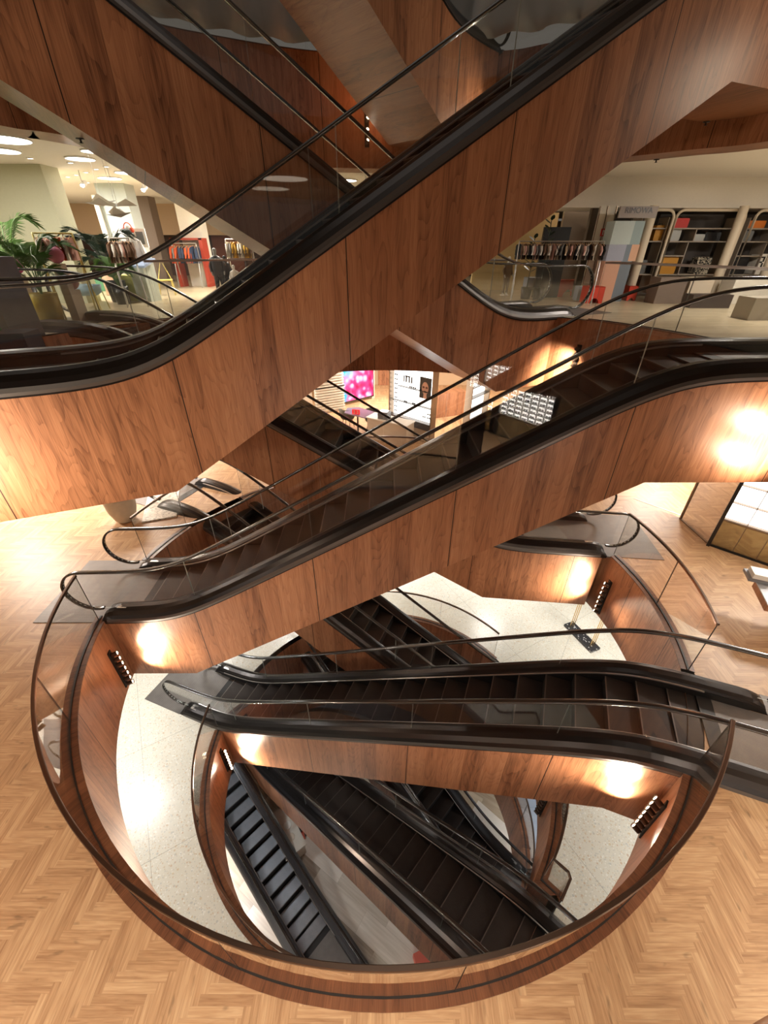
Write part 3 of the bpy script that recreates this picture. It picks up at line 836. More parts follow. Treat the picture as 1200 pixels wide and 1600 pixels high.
# sprinklers and sensors under the walnut soffits
M['brass_dark'] = plain('dark_sprinkler', (0.05, 0.04, 0.035), 0.4, 0.7)
for px, py, z, lab in ((125, 216, 6.6, 'sprinkler under the slanting walnut soffit at upper left'), (612, 170, 7.9, 'sprinkler under the overhead walnut soffit'), (1104, 190, 7.2, 'sprinkler under the walnut landing soffit at right'), (1026, 249, 6.86, 'sprinkler on the pale walnut ring at right')):
    q = at(px, py, z)
    root = empty('sprinkler', q, 0, lab, 'sprinkler')
    mb = MB(); mb.lathe([(0.0, 0), (0.05, 0), (0.05, -0.01), (0.012, -0.012), (0.012, -0.04), (0.03, -0.045), (0.0, -0.05)], n=12); mb.build('nozzle', M['brass_dark'], root)
# ================================================================== oak storey: the eyewear shop at the back
def lit(name, col, s): return plain(name, col, 0.5, emit=col, estr=s)
M['frame_bronze'] = plain('bronze_frame', (0.24, 0.18, 0.13), 0.3, 0.85)
M['black'] = plain('black_lacquer', (0.012, 0.012, 0.013), 0.3)
M['lightpanel'] = lit('light_panel', (1.0, 0.97, 0.92), 3.2)
M['lightpanel_strong'] = lit('light_panel_strong', (1.0, 0.97, 0.93), 12)
M['cream'] = plain('cream_lacquer', srgb(205, 190, 170), 0.4)
M['bronze_mirror'] = plain('bronze_mirror', (0.42, 0.39, 0.27), 0.08, 1.0)
M['mirror'] = plain('mirror', (0.88, 0.85, 0.8), 0.03, 1.0)
M['lens_dark'] = plain('sunglass_lens', (0.02, 0.018, 0.016), 0.15)
M['lens_brown'] = plain('sunglass_lens_brown', (0.16, 0.05, 0.03), 0.15)
M['darkpost'] = plain('dark_brown_panel', (0.045, 0.028, 0.022), 0.35, noise=0.2, nscale=2)
def screen_mat():
    m, nt, out = new_mat('led_screen'); n = N(nt)
    co = n('TexCoord').outputs['Object']
    mp = n('Mapping', {'Vector': co, 'Scale': (4.5, 1.0, 4.5)}).outputs[0]
    v = n('TexVoronoi', {'Vector': mp, 'Scale': 1.0}, feature='SMOOTH_F1').outputs['Distance']
    z = n('TexNoise', {'Vector': co, 'Scale': 1.6}).outputs[0]
    c1 = n.ramp(v, [(0.15, srgb(255, 205, 235)), (0.45, srgb(255, 70, 130)), (0.75, srgb(225, 20, 60))])
    sp = n('SeparateXYZ', {0: co})
    c = n.mix(n.math('MULTIPLY', n.math('SUBTRACT', 0.15, sp.outputs[0]), 1.2, clamp=True), c1, srgb(60, 190, 235), 'MIX')
    c = n.mix(n.ramp(z, [(0.4, (0, 0, 0)), (0.6, (1, 1, 1))]), c, c1)
    e = n('Emission', {'Color': c, 'Strength': 1.9}); nt.links.new(e.outputs[0], out.inputs[0]); return m
M['screen'] = screen_mat()
def wall_frame(a, b):
    """local frame along the floor line a-b: origin, angle, length; local -y faces the camera"""
    d = Vector((b[0] - a[0], b[1] - a[1])); return math.atan2(d.y, d.x), d.length
# video screen
a, b = (-1.61, 16.39), (-0.48, 17.33); rz, L_ = wall_frame(a, b)
t = empty('video_screen', (a[0], a[1], 0), rz, 'tall video screen glowing pink and red at the back of the shop', 'screen')
mb = MB(); mb.box((L_ / 2, 0.04, 1.1), (L_ + 0.08, 0.08, 2.0)); mb.build('frame', M['black'], t)
mb = MB(); mb.box((0, -0.004, 0), (L_, 0.01, 1.9)); o_ = mb.build('display', M['screen'], t); o_.location = (L_ / 2, 0, 1.1)
mb = MB(); mb.box((L_ / 2 + 0.75, 0.1, 1.2), (0.14, 0.2, 2.4)); tag(mb.build('pilaster', M['cream']), 'cream pilaster right of the pink screen', 'pillar')
o_ = [x for x in COL.objects if x.name.startswith('pilaster')][0]; o_.location = (a[0], a[1], 0); o_.rotation_euler = (0, 0, rz)
# slatted white panel
a, b = (-2.62, 15.37), (-1.57, 15.92); rz, L_ = wall_frame(a, b)
t = empty('slatted_panel', (a[0], a[1], 0), rz, 'white slatted display panel left of the pink screen', 'display panel')
mb = MB(); mb.box((L_ / 2, 0.06, 1.15), (L_, 0.1, 2.3)); mb.build('back_panel', M['white'], t)
mb = MB()
for i in range(22): mb.box((L_ / 2, -0.02, 0.12 + i * 0.1), (L_, 0.08, 0.035))
mb.build('slats', M['white'], t)
mb = MB(); mb.box((L_ / 2, 0.0, 0.98), (L_ + 0.02, 0.12, 0.03)); mb.build('dark_shelf', M['black'], t)
mb = MB(); mb.box((-0.35, 0.1, 1.2), (0.5, 0.12, 2.4)); o_ = mb.build('white_partition', M['white']); o_.location = (a[0], a[1], 0); o_.rotation_euler = (0, 0, rz); tag(o_, 'plain white partition at the left end of the slatted panel', 'partition')

# sunglasses, one mesh copied
def sunglasses_mesh(mat):
    mb = MB()
    for s_ in (-1, 1):
        mb.face([(s_ * 0.036 + 0.030 * math.cos(k * PI / 5), -0.004, 0.022 * math.sin(k * PI / 5)) for k in range(10)])
        mb.grid([[(s_ * 0.036 + r_ * math.cos(k * PI / 5), y, r_ * 0.75 * math.sin(k * PI / 5)) for k in range(10)] for r_, y in ((0.030, -0.004), (0.033, -0.002), (0.033, 0.004), (0.030, 0.004))], closed=True)
        mb.tube([(s_ * 0.066, 0.0, 0.008), (s_ * 0.066, 0.05, 0.006)], 0.003, 5)
    mb.tube([(-0.012, -0.002, 0.01), (0.012, -0.002, 0.01)], 0.004, 5)
    return mb
_sg = [sunglasses_mesh(M['lens_dark']).build('sunglasses', M['lens_dark']), sunglasses_mesh(M['lens_brown']).build('sunglasses', M['lens_brown'])]
_sgd = [o.data for o in _sg]
for o in _sg: bpy.data.objects.remove(o)
def put_sunglasses(n_, M4, label, group, brown=False, scale=1.0):
    o = bpy.data.objects.new('sunglasses', _sgd[1 if brown else 0]); COL.objects.link(o)
    o.matrix_world = M4 @ Matrix.Scale(scale, 4); tag(o, label, 'sunglasses', group); return o

def eyewear_wall(name, a, b, z0, z1, cols, rows_, label, glasses=None, cabinet='bronze', panel='lightpanel'):
    rz, L_ = wall_frame(a, b)
    t = empty(name, (a[0], a[1], 0), rz, label, 'display wall')
    mb = MB(); mb.box((L_ / 2, 0.10, (z0 + z1) / 2), (L_, 0.04, z1 - z0)); mb.build('light_panel', M[panel], t)
    mb = MB()
    for i in range(cols + 1): mb.box((L_ * i / cols, 0.04, (z0 + z1) / 2), (0.010, 0.10, z1 - z0))
    for j in range(rows_ + 1): mb.box((L_ / 2, 0.04, z0 + (z1 - z0) * j / rows_), (L_, 0.10, 0.010))
    mb.build('shelf_grid', M['white'] if glasses else M['frame_bronze'], t)
    mb = MB(); mb.box((L_ / 2, 0.06, z0 / 2 + 0.02), (L_, 0.14, z0 - 0.06)); mb.build('cabinet_front', M['bronze_mirror'] if cabinet == 'bronze' else M['cream'], t)
    mb = MB()
    for i in range(cols + 1): mb.box((L_ * i / cols, -0.016, z0 / 2 + 0.02), (0.014, 0.012, z0 - 0.06))
    mb.box((L_ / 2, -0.015, z0 - 0.02), (L_ + 0.02, 0.03, 0.035))
    mb.build('cabinet_trim', M['frame_bronze'], t)
    mb = MB(); mb.box((L_ / 2, 0.05, 0.02), (L_ + 0.02, 0.16, 0.04)); mb.build('plinth', M['black'], t)
    mb = MB(); mb.box((-0.03, 0.03, (z1 + 0.0) / 2), (0.06, 0.2, z1)); mb.box((L_ + 0.03, 0.03, z1 / 2), (0.06, 0.2, z1)); mb.build('post', M['black'] if cabinet == 'bronze' else M['frame_bronze'], t)
    if glasses:
        W4 = Matrix.Translation((a[0], a[1], 0)) @ Matrix.Rotation(rz, 4, 'Z')
        for i in range(cols):
            for j in range(rows_):
                put_sunglasses(0, W4 @ Matrix.Translation((L_ * (i + 0.5) / cols, 0.02, z0 + (z1 - z0) * (j + 0.32) / rows_)), 'pair of sunglasses in its own cell of the ' + glasses, 'sunglasses in the ' + glasses, brown=random.random() < 0.15, scale=min(1.25, L_ / cols / 0.17))
    return t
eyewear_wall('eyewear_display', (5.22, -1.50), (4.07, -3.00), 0.76, 1.95, 7, 8, 'strongly lit sunglasses grid below the viewer, mirrored in the middle escalator glass', glasses='lit grid below the viewer', panel='lightpanel_strong')
eyewear_wall('eyewear_display', (3.90, -3.20), (3.47, -3.80), 0.76, 1.95, 2, 8, 'narrow lit sunglasses grid beside the broad one below the viewer', glasses='narrow lit grid', panel='lightpanel_strong')
eyewear_wall('eyewear_display', (7.14, 7.17), (9.2, 5.32), 0.70, 2.3, 7, 4, 'bright white display wall over bronze cabinet doors at the right edge')
mb = MB(); mb.box((0, 0, 1.2), (0.14, 0.14, 2.4)); o_ = mb.build('dark_post', M['darkpost']); o_.location = (3.98, -3.1, 0); tag(o_, 'narrow dark panel between the two sunglasses grids', 'post')
q = at(742, 738, 0)
mb = MB(); mb.box((0, 0, 1.25), (0.62, 0.45, 2.5)); o_ = mb.build('dark_column', M['darkpost']); o_.location = (q.x, 10.25 - q.y - 0.25, 0); o_.rotation_euler = (0, 0, R(10)); tag(o_, 'broad dark brown column mirrored in the glass of the middle escalator', 'column')
# white eyewear wall with portrait
a, b = (0.26, 13.78), (1.52, 12.67); rz, L_ = wall_frame(a, b)
t = empty('eyewear_wall', (a[0], a[1], 0), rz, 'tall white lit eyewear wall in a bronze frame with a portrait', 'display wall')
mb = MB(); mb.box((L_ / 2, 0.12, 1.15), (L_, 0.05, 2.3)); mb.build('light_panel', M['lightpanel'], t)
mb = MB(); mb.box((L_ / 2, 0.02, 0.20), (L_ - 0.04, 0.16, 0.38)); mb.build('cabinet_front', M['cream'], t)
mb = MB(); mb.box((L_ / 2, 0.0, 0.52), (L_ - 0.04, 0.2, 0.22)); mb.build('drawer_band', plain('smoke_grey', (0.10, 0.09, 0.09), 0.25), t)
mb = MB()
for x in (-0.03, L_ + 0.03): mb.box((x, 0.02, 1.2), (0.05, 0.26, 2.4))
mb.box((L_ / 2, 0.0, 0.02), (L_, 0.22, 0.04)); mb.build('frame', M['frame_bronze'], t)
mb = MB(); mb.box((L_ / 2, 0.04, 1.12), (L_ - 0.06, 0.14, 0.014)); mb.box((L_ / 2, 0.04, 1.62), (L_ - 0.5, 0.14, 0.014)); mb.build('shelf', M['black'], t)
mb = MB(); mb.box((L_ - 0.36, 0.06, 1.72), (0.44, 0.03, 0.66)); po = mb.build('portrait_poster', M['black'], t)
mb = MB(); mb.face([(L_ - 0.36 + 0.13 * math.cos(k * PI / 9), 0.040, 1.72 + 0.2 * math.sin(k * PI / 9)) for k in range(18)][::-1]); mb.face([(L_ - 0.42, 0.042, 1.40), (L_ - 0.28, 0.042, 1.40), (L_ - 0.30, 0.042, 1.6), (L_ - 0.41, 0.042, 1.6)]); f_ = mb.build('poster_face', plain('poster_skin', srgb(224, 176, 150), 0.6), t); f_.parent = po
mb = MB()
for s_ in (-1, 1): mb.face([(L_ - 0.36 + s_ * 0.06 + 0.045 * math.cos(k * PI / 6), 0.036, 1.75 + 0.035 * math.sin(k * PI / 6)) for k in range(12)][::-1])
mb.face([(L_ - 0.40, 0.036, 1.62), (L_ - 0.32, 0.036, 1.62), (L_ - 0.33, 0.036, 1.645), (L_ - 0.39, 0.036, 1.645)]); f_ = mb.build('poster_glasses', M['lens_brown'], t); f_.parent = po
mb = MB()
for i, (x, w_, h_) in enumerate(((0.42, 0.04, 0.2), (0.52, 0.05, 0.2), (0.64, 0.05, 0.2), (0.74, 0.05, 0.2))): mb.box((x, 0.09, 1.86), (w_, 0.02, h_))
mb.box((0.57, 0.09, 1.95), (0.2, 0.02, 0.04)); mb.build('sign_letters', M['black'], t)
W4 = Matrix.Translation((a[0], a[1], 0)) @ Matrix.Rotation(rz, 4, 'Z')
for i, (x, z) in enumerate([(0.13, 0.75 + 0.15 * k) for k in range(9)] + [(L_ - 0.16, 0.80), (L_ - 0.16, 0.92), (L_ - 0.34, 0.80), (0.75, 1.66), (0.9, 1.66), (0.55, 1.15), (0.9, 1.15)]):
    put_sunglasses(0, W4 @ Matrix.Translation((x, 0.04, z)), 'pair of dark glasses on the tall white eyewear wall', 'glasses on the tall white eyewear wall')
# second white wall, further right
a, b = (2.78, 13.36), (3.55, 14.25); rz, L_ = wall_frame(a, b)
t = empty('eyewear_wall', (a[0], a[1], 0), rz, 'white lit shelf wall right of the portrait wall, running away from the viewer', 'display wall')
mb = MB(); mb.box((L_ / 2, 0.10, 1.35), (L_, 0.05, 1.9)); mb.build('light_panel', M['lightpanel'], t)
mb = MB(); mb.box((L_ / 2, 0.06, 0.2), (L_, 0.1, 0.4)); mb.build('cabinet_front', M['cream'], t)
mb = MB()
for z in (0.45, 0.85, 1.25, 1.6): mb.box((L_ / 2, 0.0, z), (L_, 0.2, 0.025))
mb.build('shelf', M['black'], t)
mb = MB(); mb.box((-0.02, 0.0, 1.15), (0.05, 0.24, 2.3)); mb.box((L_, 0.0, 1.15), (0.05, 0.24, 2.3)); mb.build('frame', M['frame_bronze'], t)
# slanted wood counter and mirror between the walls
q = at(706, 640, 0.0)
mb = MB(); mb.box((0, 0, 0.45), (1.3, 0.5, 0.9)); o_ = mb.build('service_counter', M['walnut_plain']); o_.location = (2.35, 15.4, 0); o_.rotation_euler = (0, 0, R(20)); tag(o_, 'low walnut counter seen between the two white eyewear walls', 'counter')
# consultation desk with register
t = empty('consultation_desk', (-0.1, 13.1, 0), R(-32), 'pale desk with a black top behind the black escalator', 'desk')
mb = MB(); mb.box((0.35, 0, 0.35), (1.5, 0.5, 0.7)); mb.build('body', M['cream'], t)
mb = MB(); mb.box((0.35, 0, 0.715), (1.56, 0.56, 0.03)); mb.build('desk_top', M['white'], t)
mb = MB(); mb.prism([(-1.3, -0.3), (-0.4, -0.34), (-0.4, 0.3), (-1.2, 0.42), (-1.5, 0.15)], 0.69, 0.72); mb.build('side_top', plain('grey_glass_top', (0.25, 0.2, 0.28), 0.12), t)
mb = MB(); mb.tube([(-1.0, 0.05, 0), (-1.0, 0.05, 0.69)], 0.03, 10); mb.build('leg', M['black'], t)
t = empty('cash_register', (0.0, 13.0, 0.73), R(-25), 'grey box shaped printer on the pale desk', 'printer')
mb = MB(); mb.box((0, 0, 0.11), (0.34, 0.30, 0.22)); mb.build('housing', plain('grey_plastic', (0.16, 0.16, 0.16), 0.4), t)
mb = MB(); mb.box((0.0, 0, 0.23), (0.30, 0.26, 0.02)); mb.build('lid', plain('light_grey_plastic', (0.35, 0.35, 0.35), 0.4), t)
t = empty('shop_sign', (-0.95, 13.35, 0.72), R(-10), 'small red sign with white figures standing on the desk', 'sign')
mb = MB(); mb.box((0, 0, 0.09), (0.26, 0.03, 0.16)); mb.build('sign_board', lit('red_sign', srgb(235, 40, 50), 0.8), t)
mb = MB()
for x in (-0.06, 0.05):
    mb.box((x, -0.02, 0.135), (0.06, 0.006, 0.016)); mb.box((x, -0.02, 0.09), (0.05, 0.006, 0.016)); mb.box((x, -0.02, 0.045), (0.06, 0.006, 0.016)); mb.box((x + 0.027, -0.02, 0.09), (0.016, 0.006, 0.1))
mb.build('figures', M['white'], t)
def tub_chair(loc, rz, label):
    t = empty('tub_chair', loc, rz, label, 'chair', 'grey tub chairs at the desk')
    g = plain('grey_upholstery', (0.13, 0.125, 0.10), 0.8)
    mb = MB(); mb.lathe([(0.0, 0.36), (0.23, 0.36), (0.25, 0.40), (0.23, 0.45), (0.0, 0.46)], n=20); mb.build('seat', g, t)
    rows = []
    for z, r_ in ((0.38, 0.24), (0.55, 0.29), (0.72, 0.30), (0.74, 0.285), (0.72, 0.26), (0.5, 0.25)):
        rows.append([(r_ * math.cos(R(v)), r_ * math.sin(R(v)), z - 0.12 * (abs(v - 90) / 115) ** 2 * (z > 0.6)) for v in lin(-25, 205, 20)])
    mb = MB(); mb.grid(rows, closev=True); mb.build('backrest', g, t)
    for k in range(4):
        mb = MB(); a_ = R(45 + 90 * k); mb.tube([(0.15 * math.cos(a_), 0.15 * math.sin(a_), 0.37), (0.24 * math.cos(a_), 0.24 * math.sin(a_), 0)], 0.012, 6); mb.build('leg', M['black'], t)
tub_chair((-1.3, 14.0, 0), R(160), 'grey tub chair at the left end of the desk')
tub_chair((-0.42, 13.75, 0), R(10), 'grey tub chair half hidden behind the desk')
mb = MB(); mb.box((0, -6.4, 1.3), (30, 0.2, 2.7)); struct(mb.build('wall_front', plain('warm_wall_front', srgb(150, 120, 92), 0.6)))
# back walls of the oak storey
mb = MB(); mb.box((0, 19.5, 1.3), (30, 0.2, 2.7)); struct(mb.build('wall_back', plain('warm_wall', srgb(186, 160, 128), 0.6)))
mb = MB(); mb.box((0.8, 19.36, 1.2), (2.2, 0.1, 2.4)); tag(mb.build('wall_panel', M['walnut_plain']), 'walnut wall panel behind the pink screen', 'wall panel')

# right side: mirror column, reflected poster, white line, counter
a, b = (7.10, 8.20), (7.12, 7.26); rz, L_ = wall_frame(a, b)
t = empty('floor_mirror', (a[0], a[1], 0), rz, 'tall mirror panel reflecting the oak floor at the right edge', 'mirror')
mb = MB(); mb.box((L_ / 2, 0.05, 1.3), (L_, 0.06, 2.6)); mb.build('mirror_glass', M['mirror'], t)
mb = MB(); mb.box((0, 0.04, 1.3), (0.03, 0.09, 2.6)); mb.box((L_ / 2, 0.04, 0.01), (L_, 0.09, 0.02)); mb.build('mirror_frame', M['frame_bronze'], t)
t = empty('poster_reflection', (8.6, 9.6, 0), R(-60), 'blue glowing panel standing in for a poster reflection beside the bright wall', 'poster')  # glowing panel stands in for a poster's reflection in the mirror
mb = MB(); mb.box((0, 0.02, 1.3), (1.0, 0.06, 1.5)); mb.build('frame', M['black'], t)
mb = MB(); mb.box((0, -0.015, 1.3), (0.94, 0.01, 1.44)); mb.build('poster_face', lit('blue_reflection', srgb(150, 210, 245), 1.2), t)
mb = MB(); p0, p1 = at(990, 779, 0), at(1066, 806, 0); d_ = (p1 - p0); mb.box(((p0 + p1) / 2 + Vector((0, 0, 0.004))), (d_.length, 0.035, 0.006), rz=math.atan2(d_.y, d_.x)); struct(mb.build('trim_30', M['white']))
q = at(1162, 914, 0.62)
t = empty('display_counter', (6.55, 4.95, 0), R(-22), 'long display counter with glass top and a walnut side at the right edge', 'counter')
mb = MB(); mb.box((0.95, 0, 0.58), (2.4, 0.62, 0.13)); mb.build('counter_body', M['walnut_plain'], t)
mb = MB(); mb.box((0.95, 0.0, 0.655), (2.42, 0.64, 0.02)); mb.build('glass_top', plain('pale_glass_top', (0.55, 0.60, 0.66), 0.08), t)
mb = MB(); mb.box((0.45, 0.0, 0.26), (0.5, 0.34, 0.52)); mb.build('pedestal', M['darkpost'], t)
mb = MB(); mb.box((1.8, 0.0, 0.26), (0.5, 0.34, 0.52)); mb.build('pedestal', M['darkpost'], t)
t = empty('display_tray', (6.35, 5.4, 0.68), R(-22), 'white tray with clear boxes on the display counter', 'tray')
mb = MB(); mb.box((0.3, 0, 0.03), (0.7, 0.3, 0.05)); mb.build('tray_base', plain('grey_tray', (0.18, 0.18, 0.19), 0.3), t)
mb = MB(); mb.box((0.14, 0, 0.10), (0.28, 0.24, 0.09)); mb.box((0.48, 0, 0.10), (0.28, 0.24, 0.09)); mb.build('clear_boxes', M['white'], t)

# left side: concrete plant pot and the tiled upstand
t = empty('plant_pot', (at(198, 812, 0).x, at(198, 812, 0).y, 0), 0, 'round pale concrete pot with a low green plant at left', 'plant pot')
mb = MB(); mb.lathe([(0.0, 0.0), (0.16, 0.0), (0.22, 0.06), (0.30, 0.30), (0.335, 0.62), (0.34, 0.70), (0.31, 0.70), (0.30, 0.62), (0.0, 0.60)], n=32); mb.build('pot', plain('concrete', srgb(190, 178, 158), 0.85, noise=0.15, nscale=10), t)
mb = MB()
for i in range(70):
    a_ = random.random() * 2 * PI; r_ = 0.28 * math.sqrt(random.random()); h_ = 0.66 + random.random() * 0.14
    c_ = Vector((r_ * math.cos(a_), r_ * math.sin(a_), h_)); d_ = Vector((math.cos(a_ * 3), math.sin(a_ * 3), 0.3)) * 0.07; w_ = d_.cross(Vector((0, 0, 1))).normalized() * 0.03
    mb.face([c_ - d_, c_ + w_, c_ + d_, c_ - w_])
mb.build('foliage', plain('pot_leaf', srgb(60, 84, 40), 0.6, noise=0.3), t)
def mosaic_mat():
    m, nt, out = new_mat('speckled_stone'); n = N(nt)
    co = n('TexCoord').outputs['Object']
    v = n('TexVoronoi', {'Vector': co, 'Scale': 26.0}).outputs['Color']
    f = n('SeparateColor', {0: v}).outputs[0]
    c = n.ramp(f, [(0.0, srgb(150, 146, 138)), (0.3, srgb(205, 200, 190)), (1.0, srgb(228, 224, 214))])
    p = n('BsdfPrincipled', {'Base Color': c, 'Roughness': 0.5}); nt.links.new(p.outputs[0], out.inputs[0]); return m
M['mosaic'] = mosaic_mat()
mb = MB(); mb.box((0, 0, 0.02), (0.75, 2.2, 0.04)); o_ = mb.build('speckled_mat', M['mosaic']); o_.location = (-5.7, 9.1, 0.0); o_.rotation_euler = (0, 0, R(20)); tag(o_, 'speckled pale mat on the oak floor behind the plant pot', 'mat')

# ================================================================== terrazzo storey
t = empty('coat_rack', (at(908, 996, M1).x, at(908, 996, M1).y, M1), math.atan2(7.73 - 8.65, 5.97 - 5.6), 'brass tube rack on a black speckled marble base on the terrazzo', 'rack')
def dark_marble():
    m, nt, out = new_mat('black_speckled_marble'); n = N(nt)
    co = n('TexCoord').outputs['Object']
    v = n('TexVoronoi', {'Vector': co, 'Scale': 22.0}); f = n('SeparateColor', {0: v.outputs['Color']}).outputs[0]
    k = n.math('MULTIPLY', n.math('GREATER_THAN', f, 0.72), n.math('LESS_THAN', v.outputs['Distance'], 0.42))
    c = n.mix(k, (0.03, 0.03, 0.035), (0.45, 0.45, 0.46)); p = n('BsdfPrincipled', {'Base Color': c, 'Roughness': 0.25}); nt.links.new(p.outputs[0], out.inputs[0]); return m
mb = MB(); mb.box((0, 0, 0.04), (1.1, 0.34, 0.08)); mb.build('marble_base', dark_marble(), t)
gold = plain('brass_tube', (0.75, 0.50, 0.18), 0.25, 1.0)
for x in (-0.40, 0.40):
    for y in (-0.08, 0.0, 0.08):
        mb = MB(); mb.tube([(x, y, 0.08), (x, y, 1.55)], 0.012, 8); mb.build('upright', gold, t)
for y in (-0.08, 0.0, 0.08):
    mb = MB(); mb.tube([(-0.42, y, 1.55), (0.42, y, 1.55)], 0.012, 8); mb.build('cross_tube', gold, t)

# ================================================================== lowest storey seen through the openings
t = empty('display_table', (at(447, 1298, M3 + 0.8).x, at(447, 1298, M3 + 0.8).y, M3), R(-52), 'pale stone table with round dishes on the lowest floor at left', 'table')
mb = MB(); mb.box((0, 0, 0.78), (1.5, 0.75, 0.06)); mb.build('table_top', plain('pale_table', srgb(214, 205, 190), 0.4), t)
mb = MB(); mb.box((0, 0, 0.38), (1.35, 0.65, 0.75)); mb.build('table_base', plain('pale_table_base', srgb(190, 180, 166), 0.5), t)
T3 = at(447, 1298, M3 + 0.8)
for i, (dx, dy, r_, lab, mt) in enumerate(((-0.10, 0.10, 0.13, 'white round plate with a dark centre on the lowest table', 'white'), (0.28, 0.05, 0.12, 'cream round plate beside the dark pot on the lowest table', 'cream'), (0.22, -0.18, 0.09, 'small dark pot on the lowest table', 'black'))):
    a_ = R(-52); x = T3.x + dx * math.cos(a_) - dy * math.sin(a_); y = T3.y + dx * math.sin(a_) + dy * math.cos(a_)
    mb = MB(); mb.lathe([(0, 0.0), (r_ * 0.6, 0.0), (r_, 0.03 if mt != 'black' else 0.12), (r_ * 0.93, 0.035 if mt != 'black' else 0.12), (r_ * 0.3, 0.012), (0, 0.012)], n=24)
    o_ = mb.build('plate' if mt != 'black' else 'pot', M[mt]); o_.location = (x, y, M3 + 0.811); tag(o_, lab, 'plate' if mt != 'black' else 'pot')
q = at(451, 1305, M3)
mb = MB(); mb.box((0, 0, 0.3), (0.4, 0.4, 0.6)); o_ = mb.build('stool', plain('coral_red', srgb(214, 92, 74), 0.5)); q = at(458, 1300, M3 + 0.5); o_.location = (q.x + 0.1, q.y, M3); o_.rotation_euler = (0, 0, R(-50)); tag(o_, 'coral red cube stool at the end of the lowest table', 'stool')
q = at(672, 1502, M3)
mb = MB(); mb.box((0, 0, 0.2), (0.9, 0.5, 0.4)); o_ = mb.build('bench', plain('coral_red_soft', srgb(205, 105, 88), 0.6)); o_.location = (q.x, q.y, M3); o_.rotation_euler = (0, 0, R(20)); tag(o_, 'coral red bench end at the bottom of the lowest floor', 'bench')
# goods shelves on the lowest floor, seen as a narrow band
t = empty('goods_shelf', (at(405, 1245, M3 + 0.9).x, at(405, 1245, M3 + 0.9).y, M3), R(-44), 'dark goods shelf beside the grey stepped escalator', 'shelf')
t.location = (t.location[0] + 0.42, t.location[1] + 0.36, M3)
mb = MB(); mb.box((0, 0, 0.4), (3.6, 0.30, 0.8)); mb.build('carcass', M['black'], t)
gm = [plain('goods_a', srgb(190, 180, 160), 0.5), plain('goods_b', srgb(90, 80, 70), 0.4), plain('goods_c', srgb(150, 120, 100), 0.4)]
for i in range(14):
    mb = MB(); mb.lathe([(0, 0), (0.07, 0), (0.08, 0.1), (0.05, 0.2 + 0.1 * random.random()), (0, 0.22)], n=12)
    o_ = mb.build('jar', gm[i % 3]); a_ = R(-44); dx = -1.6 + 0.24 * i; S_ = t.location
    dy = random.uniform(-0.1, 0.1)
    o_.location = (S_[0] + dx * math.cos(a_) - dy * math.sin(a_), S_[1] + dx * math.sin(a_) + dy * math.cos(a_), M3 + 0.8); tag(o_, 'small jar standing on the dark goods shelf', 'jar', 'jars on the goods shelf')
t = empty('white_table', (at(775, 1300, M3 + 0.75).x, at(775, 1300, M3 + 0.75).y, M3), R(-42), 'white table behind the curved handrail on the lowest floor', 'table')
mb = MB(); mb.box((0, 0, 0.74), (1.9, 0.85, 0.05)); mb.build('table_top', plain('white_top', (0.85, 0.84, 0.82), 0.4), t)
for x in (-0.85, 0.85):
    for y in (-0.36, 0.36):
        mb = MB(); mb.box((x, y, 0.36), (0.05, 0.05, 0.72)); mb.build('leg', M['frame_bronze'], t)
TW = t.location
for i in range(7):
    mb = MB(); mb.lathe([(0, 0), (0.05, 0), (0.05, 0.09), (0.03, 0.14), (0, 0.15)], n=12)
    o_ = mb.build('jar', [M['black'], gm[2], plain('pink_jar', srgb(200, 90, 120), 0.4)][i % 3]); a_ = R(-42); dx, dy = -0.8 + 0.26 * i, -0.3
    o_.location = (TW[0] + dx * math.cos(a_) - dy * math.sin(a_), TW[1] + dx * math.sin(a_) + dy * math.cos(a_), M3 + 0.765); tag(o_, 'small dark jar on the near edge of the white table', 'jar', 'jars on the white table')
# ================================================================== shop floor: children's department at left
CZ1 = SB2 + 0.03
M['tan_wall'] = plain('tan_wall', srgb(196, 168, 138), 0.7)
M['sage'] = plain('sage_wall', srgb(196, 196, 168), 0.65)
M['palegrey'] = plain('pale_grey_wall', srgb(176, 184, 182), 0.6)
M['brownrecess'] = plain('brown_recess', srgb(62, 40, 30), 0.6)
M['taupe'] = plain('taupe', srgb(120, 104, 92), 0.6)
def upright(name, base, w, d, h, rz, mat, label, cat='pillar', z=F1):
    mb = MB(); mb.box((0, 0, h / 2), (w, d, h)); o = mb.build(name, mat); o.location = (base[0], base[1], z); o.rotation_euler = (0, 0, rz)
    return tag(o, label, cat)
H1 = CZ1 - F1
q = at(62, 256, CZ1)
upright('wall_block', (q.x - 1.6, q.y + 0.3), 3.2, 0.6, H1, 0.0, M['sage'], 'broad pale sage wall block at the left edge of the shop floor', 'wall block')
q = at(192, 286, CZ1); q2 = at(147, 286, CZ1)
upright('pillar', ((q.x + q2.x) / 2, q.y + 0.3), abs(q.x - q2.x), 0.6, H1, 0.0, M['palegrey'], 'grey square pillar behind the white paper birds')
upright('mirror_board', (q2.x - 0.12, q2.y + 0.1), 0.12, 0.7, H1 - 0.3, R(20), M['white'], 'slim white board leaning at the left side of the grey pillar', 'board')
q = at(217, 304, CZ1)
upright('pillar', (q.x - 0.35, q.y + 0.8), 0.8, 0.6, H1, 0.0, M['taupe'], 'taupe pillar right behind the grey one')
q = at(318, 447, F1)
upright('pillar', (q.x - 0.05, q.y + 0.3), 0.75, 0.6, H1, 0.0, M['white'], 'white pillar seen through glass beside the grey mannequins')
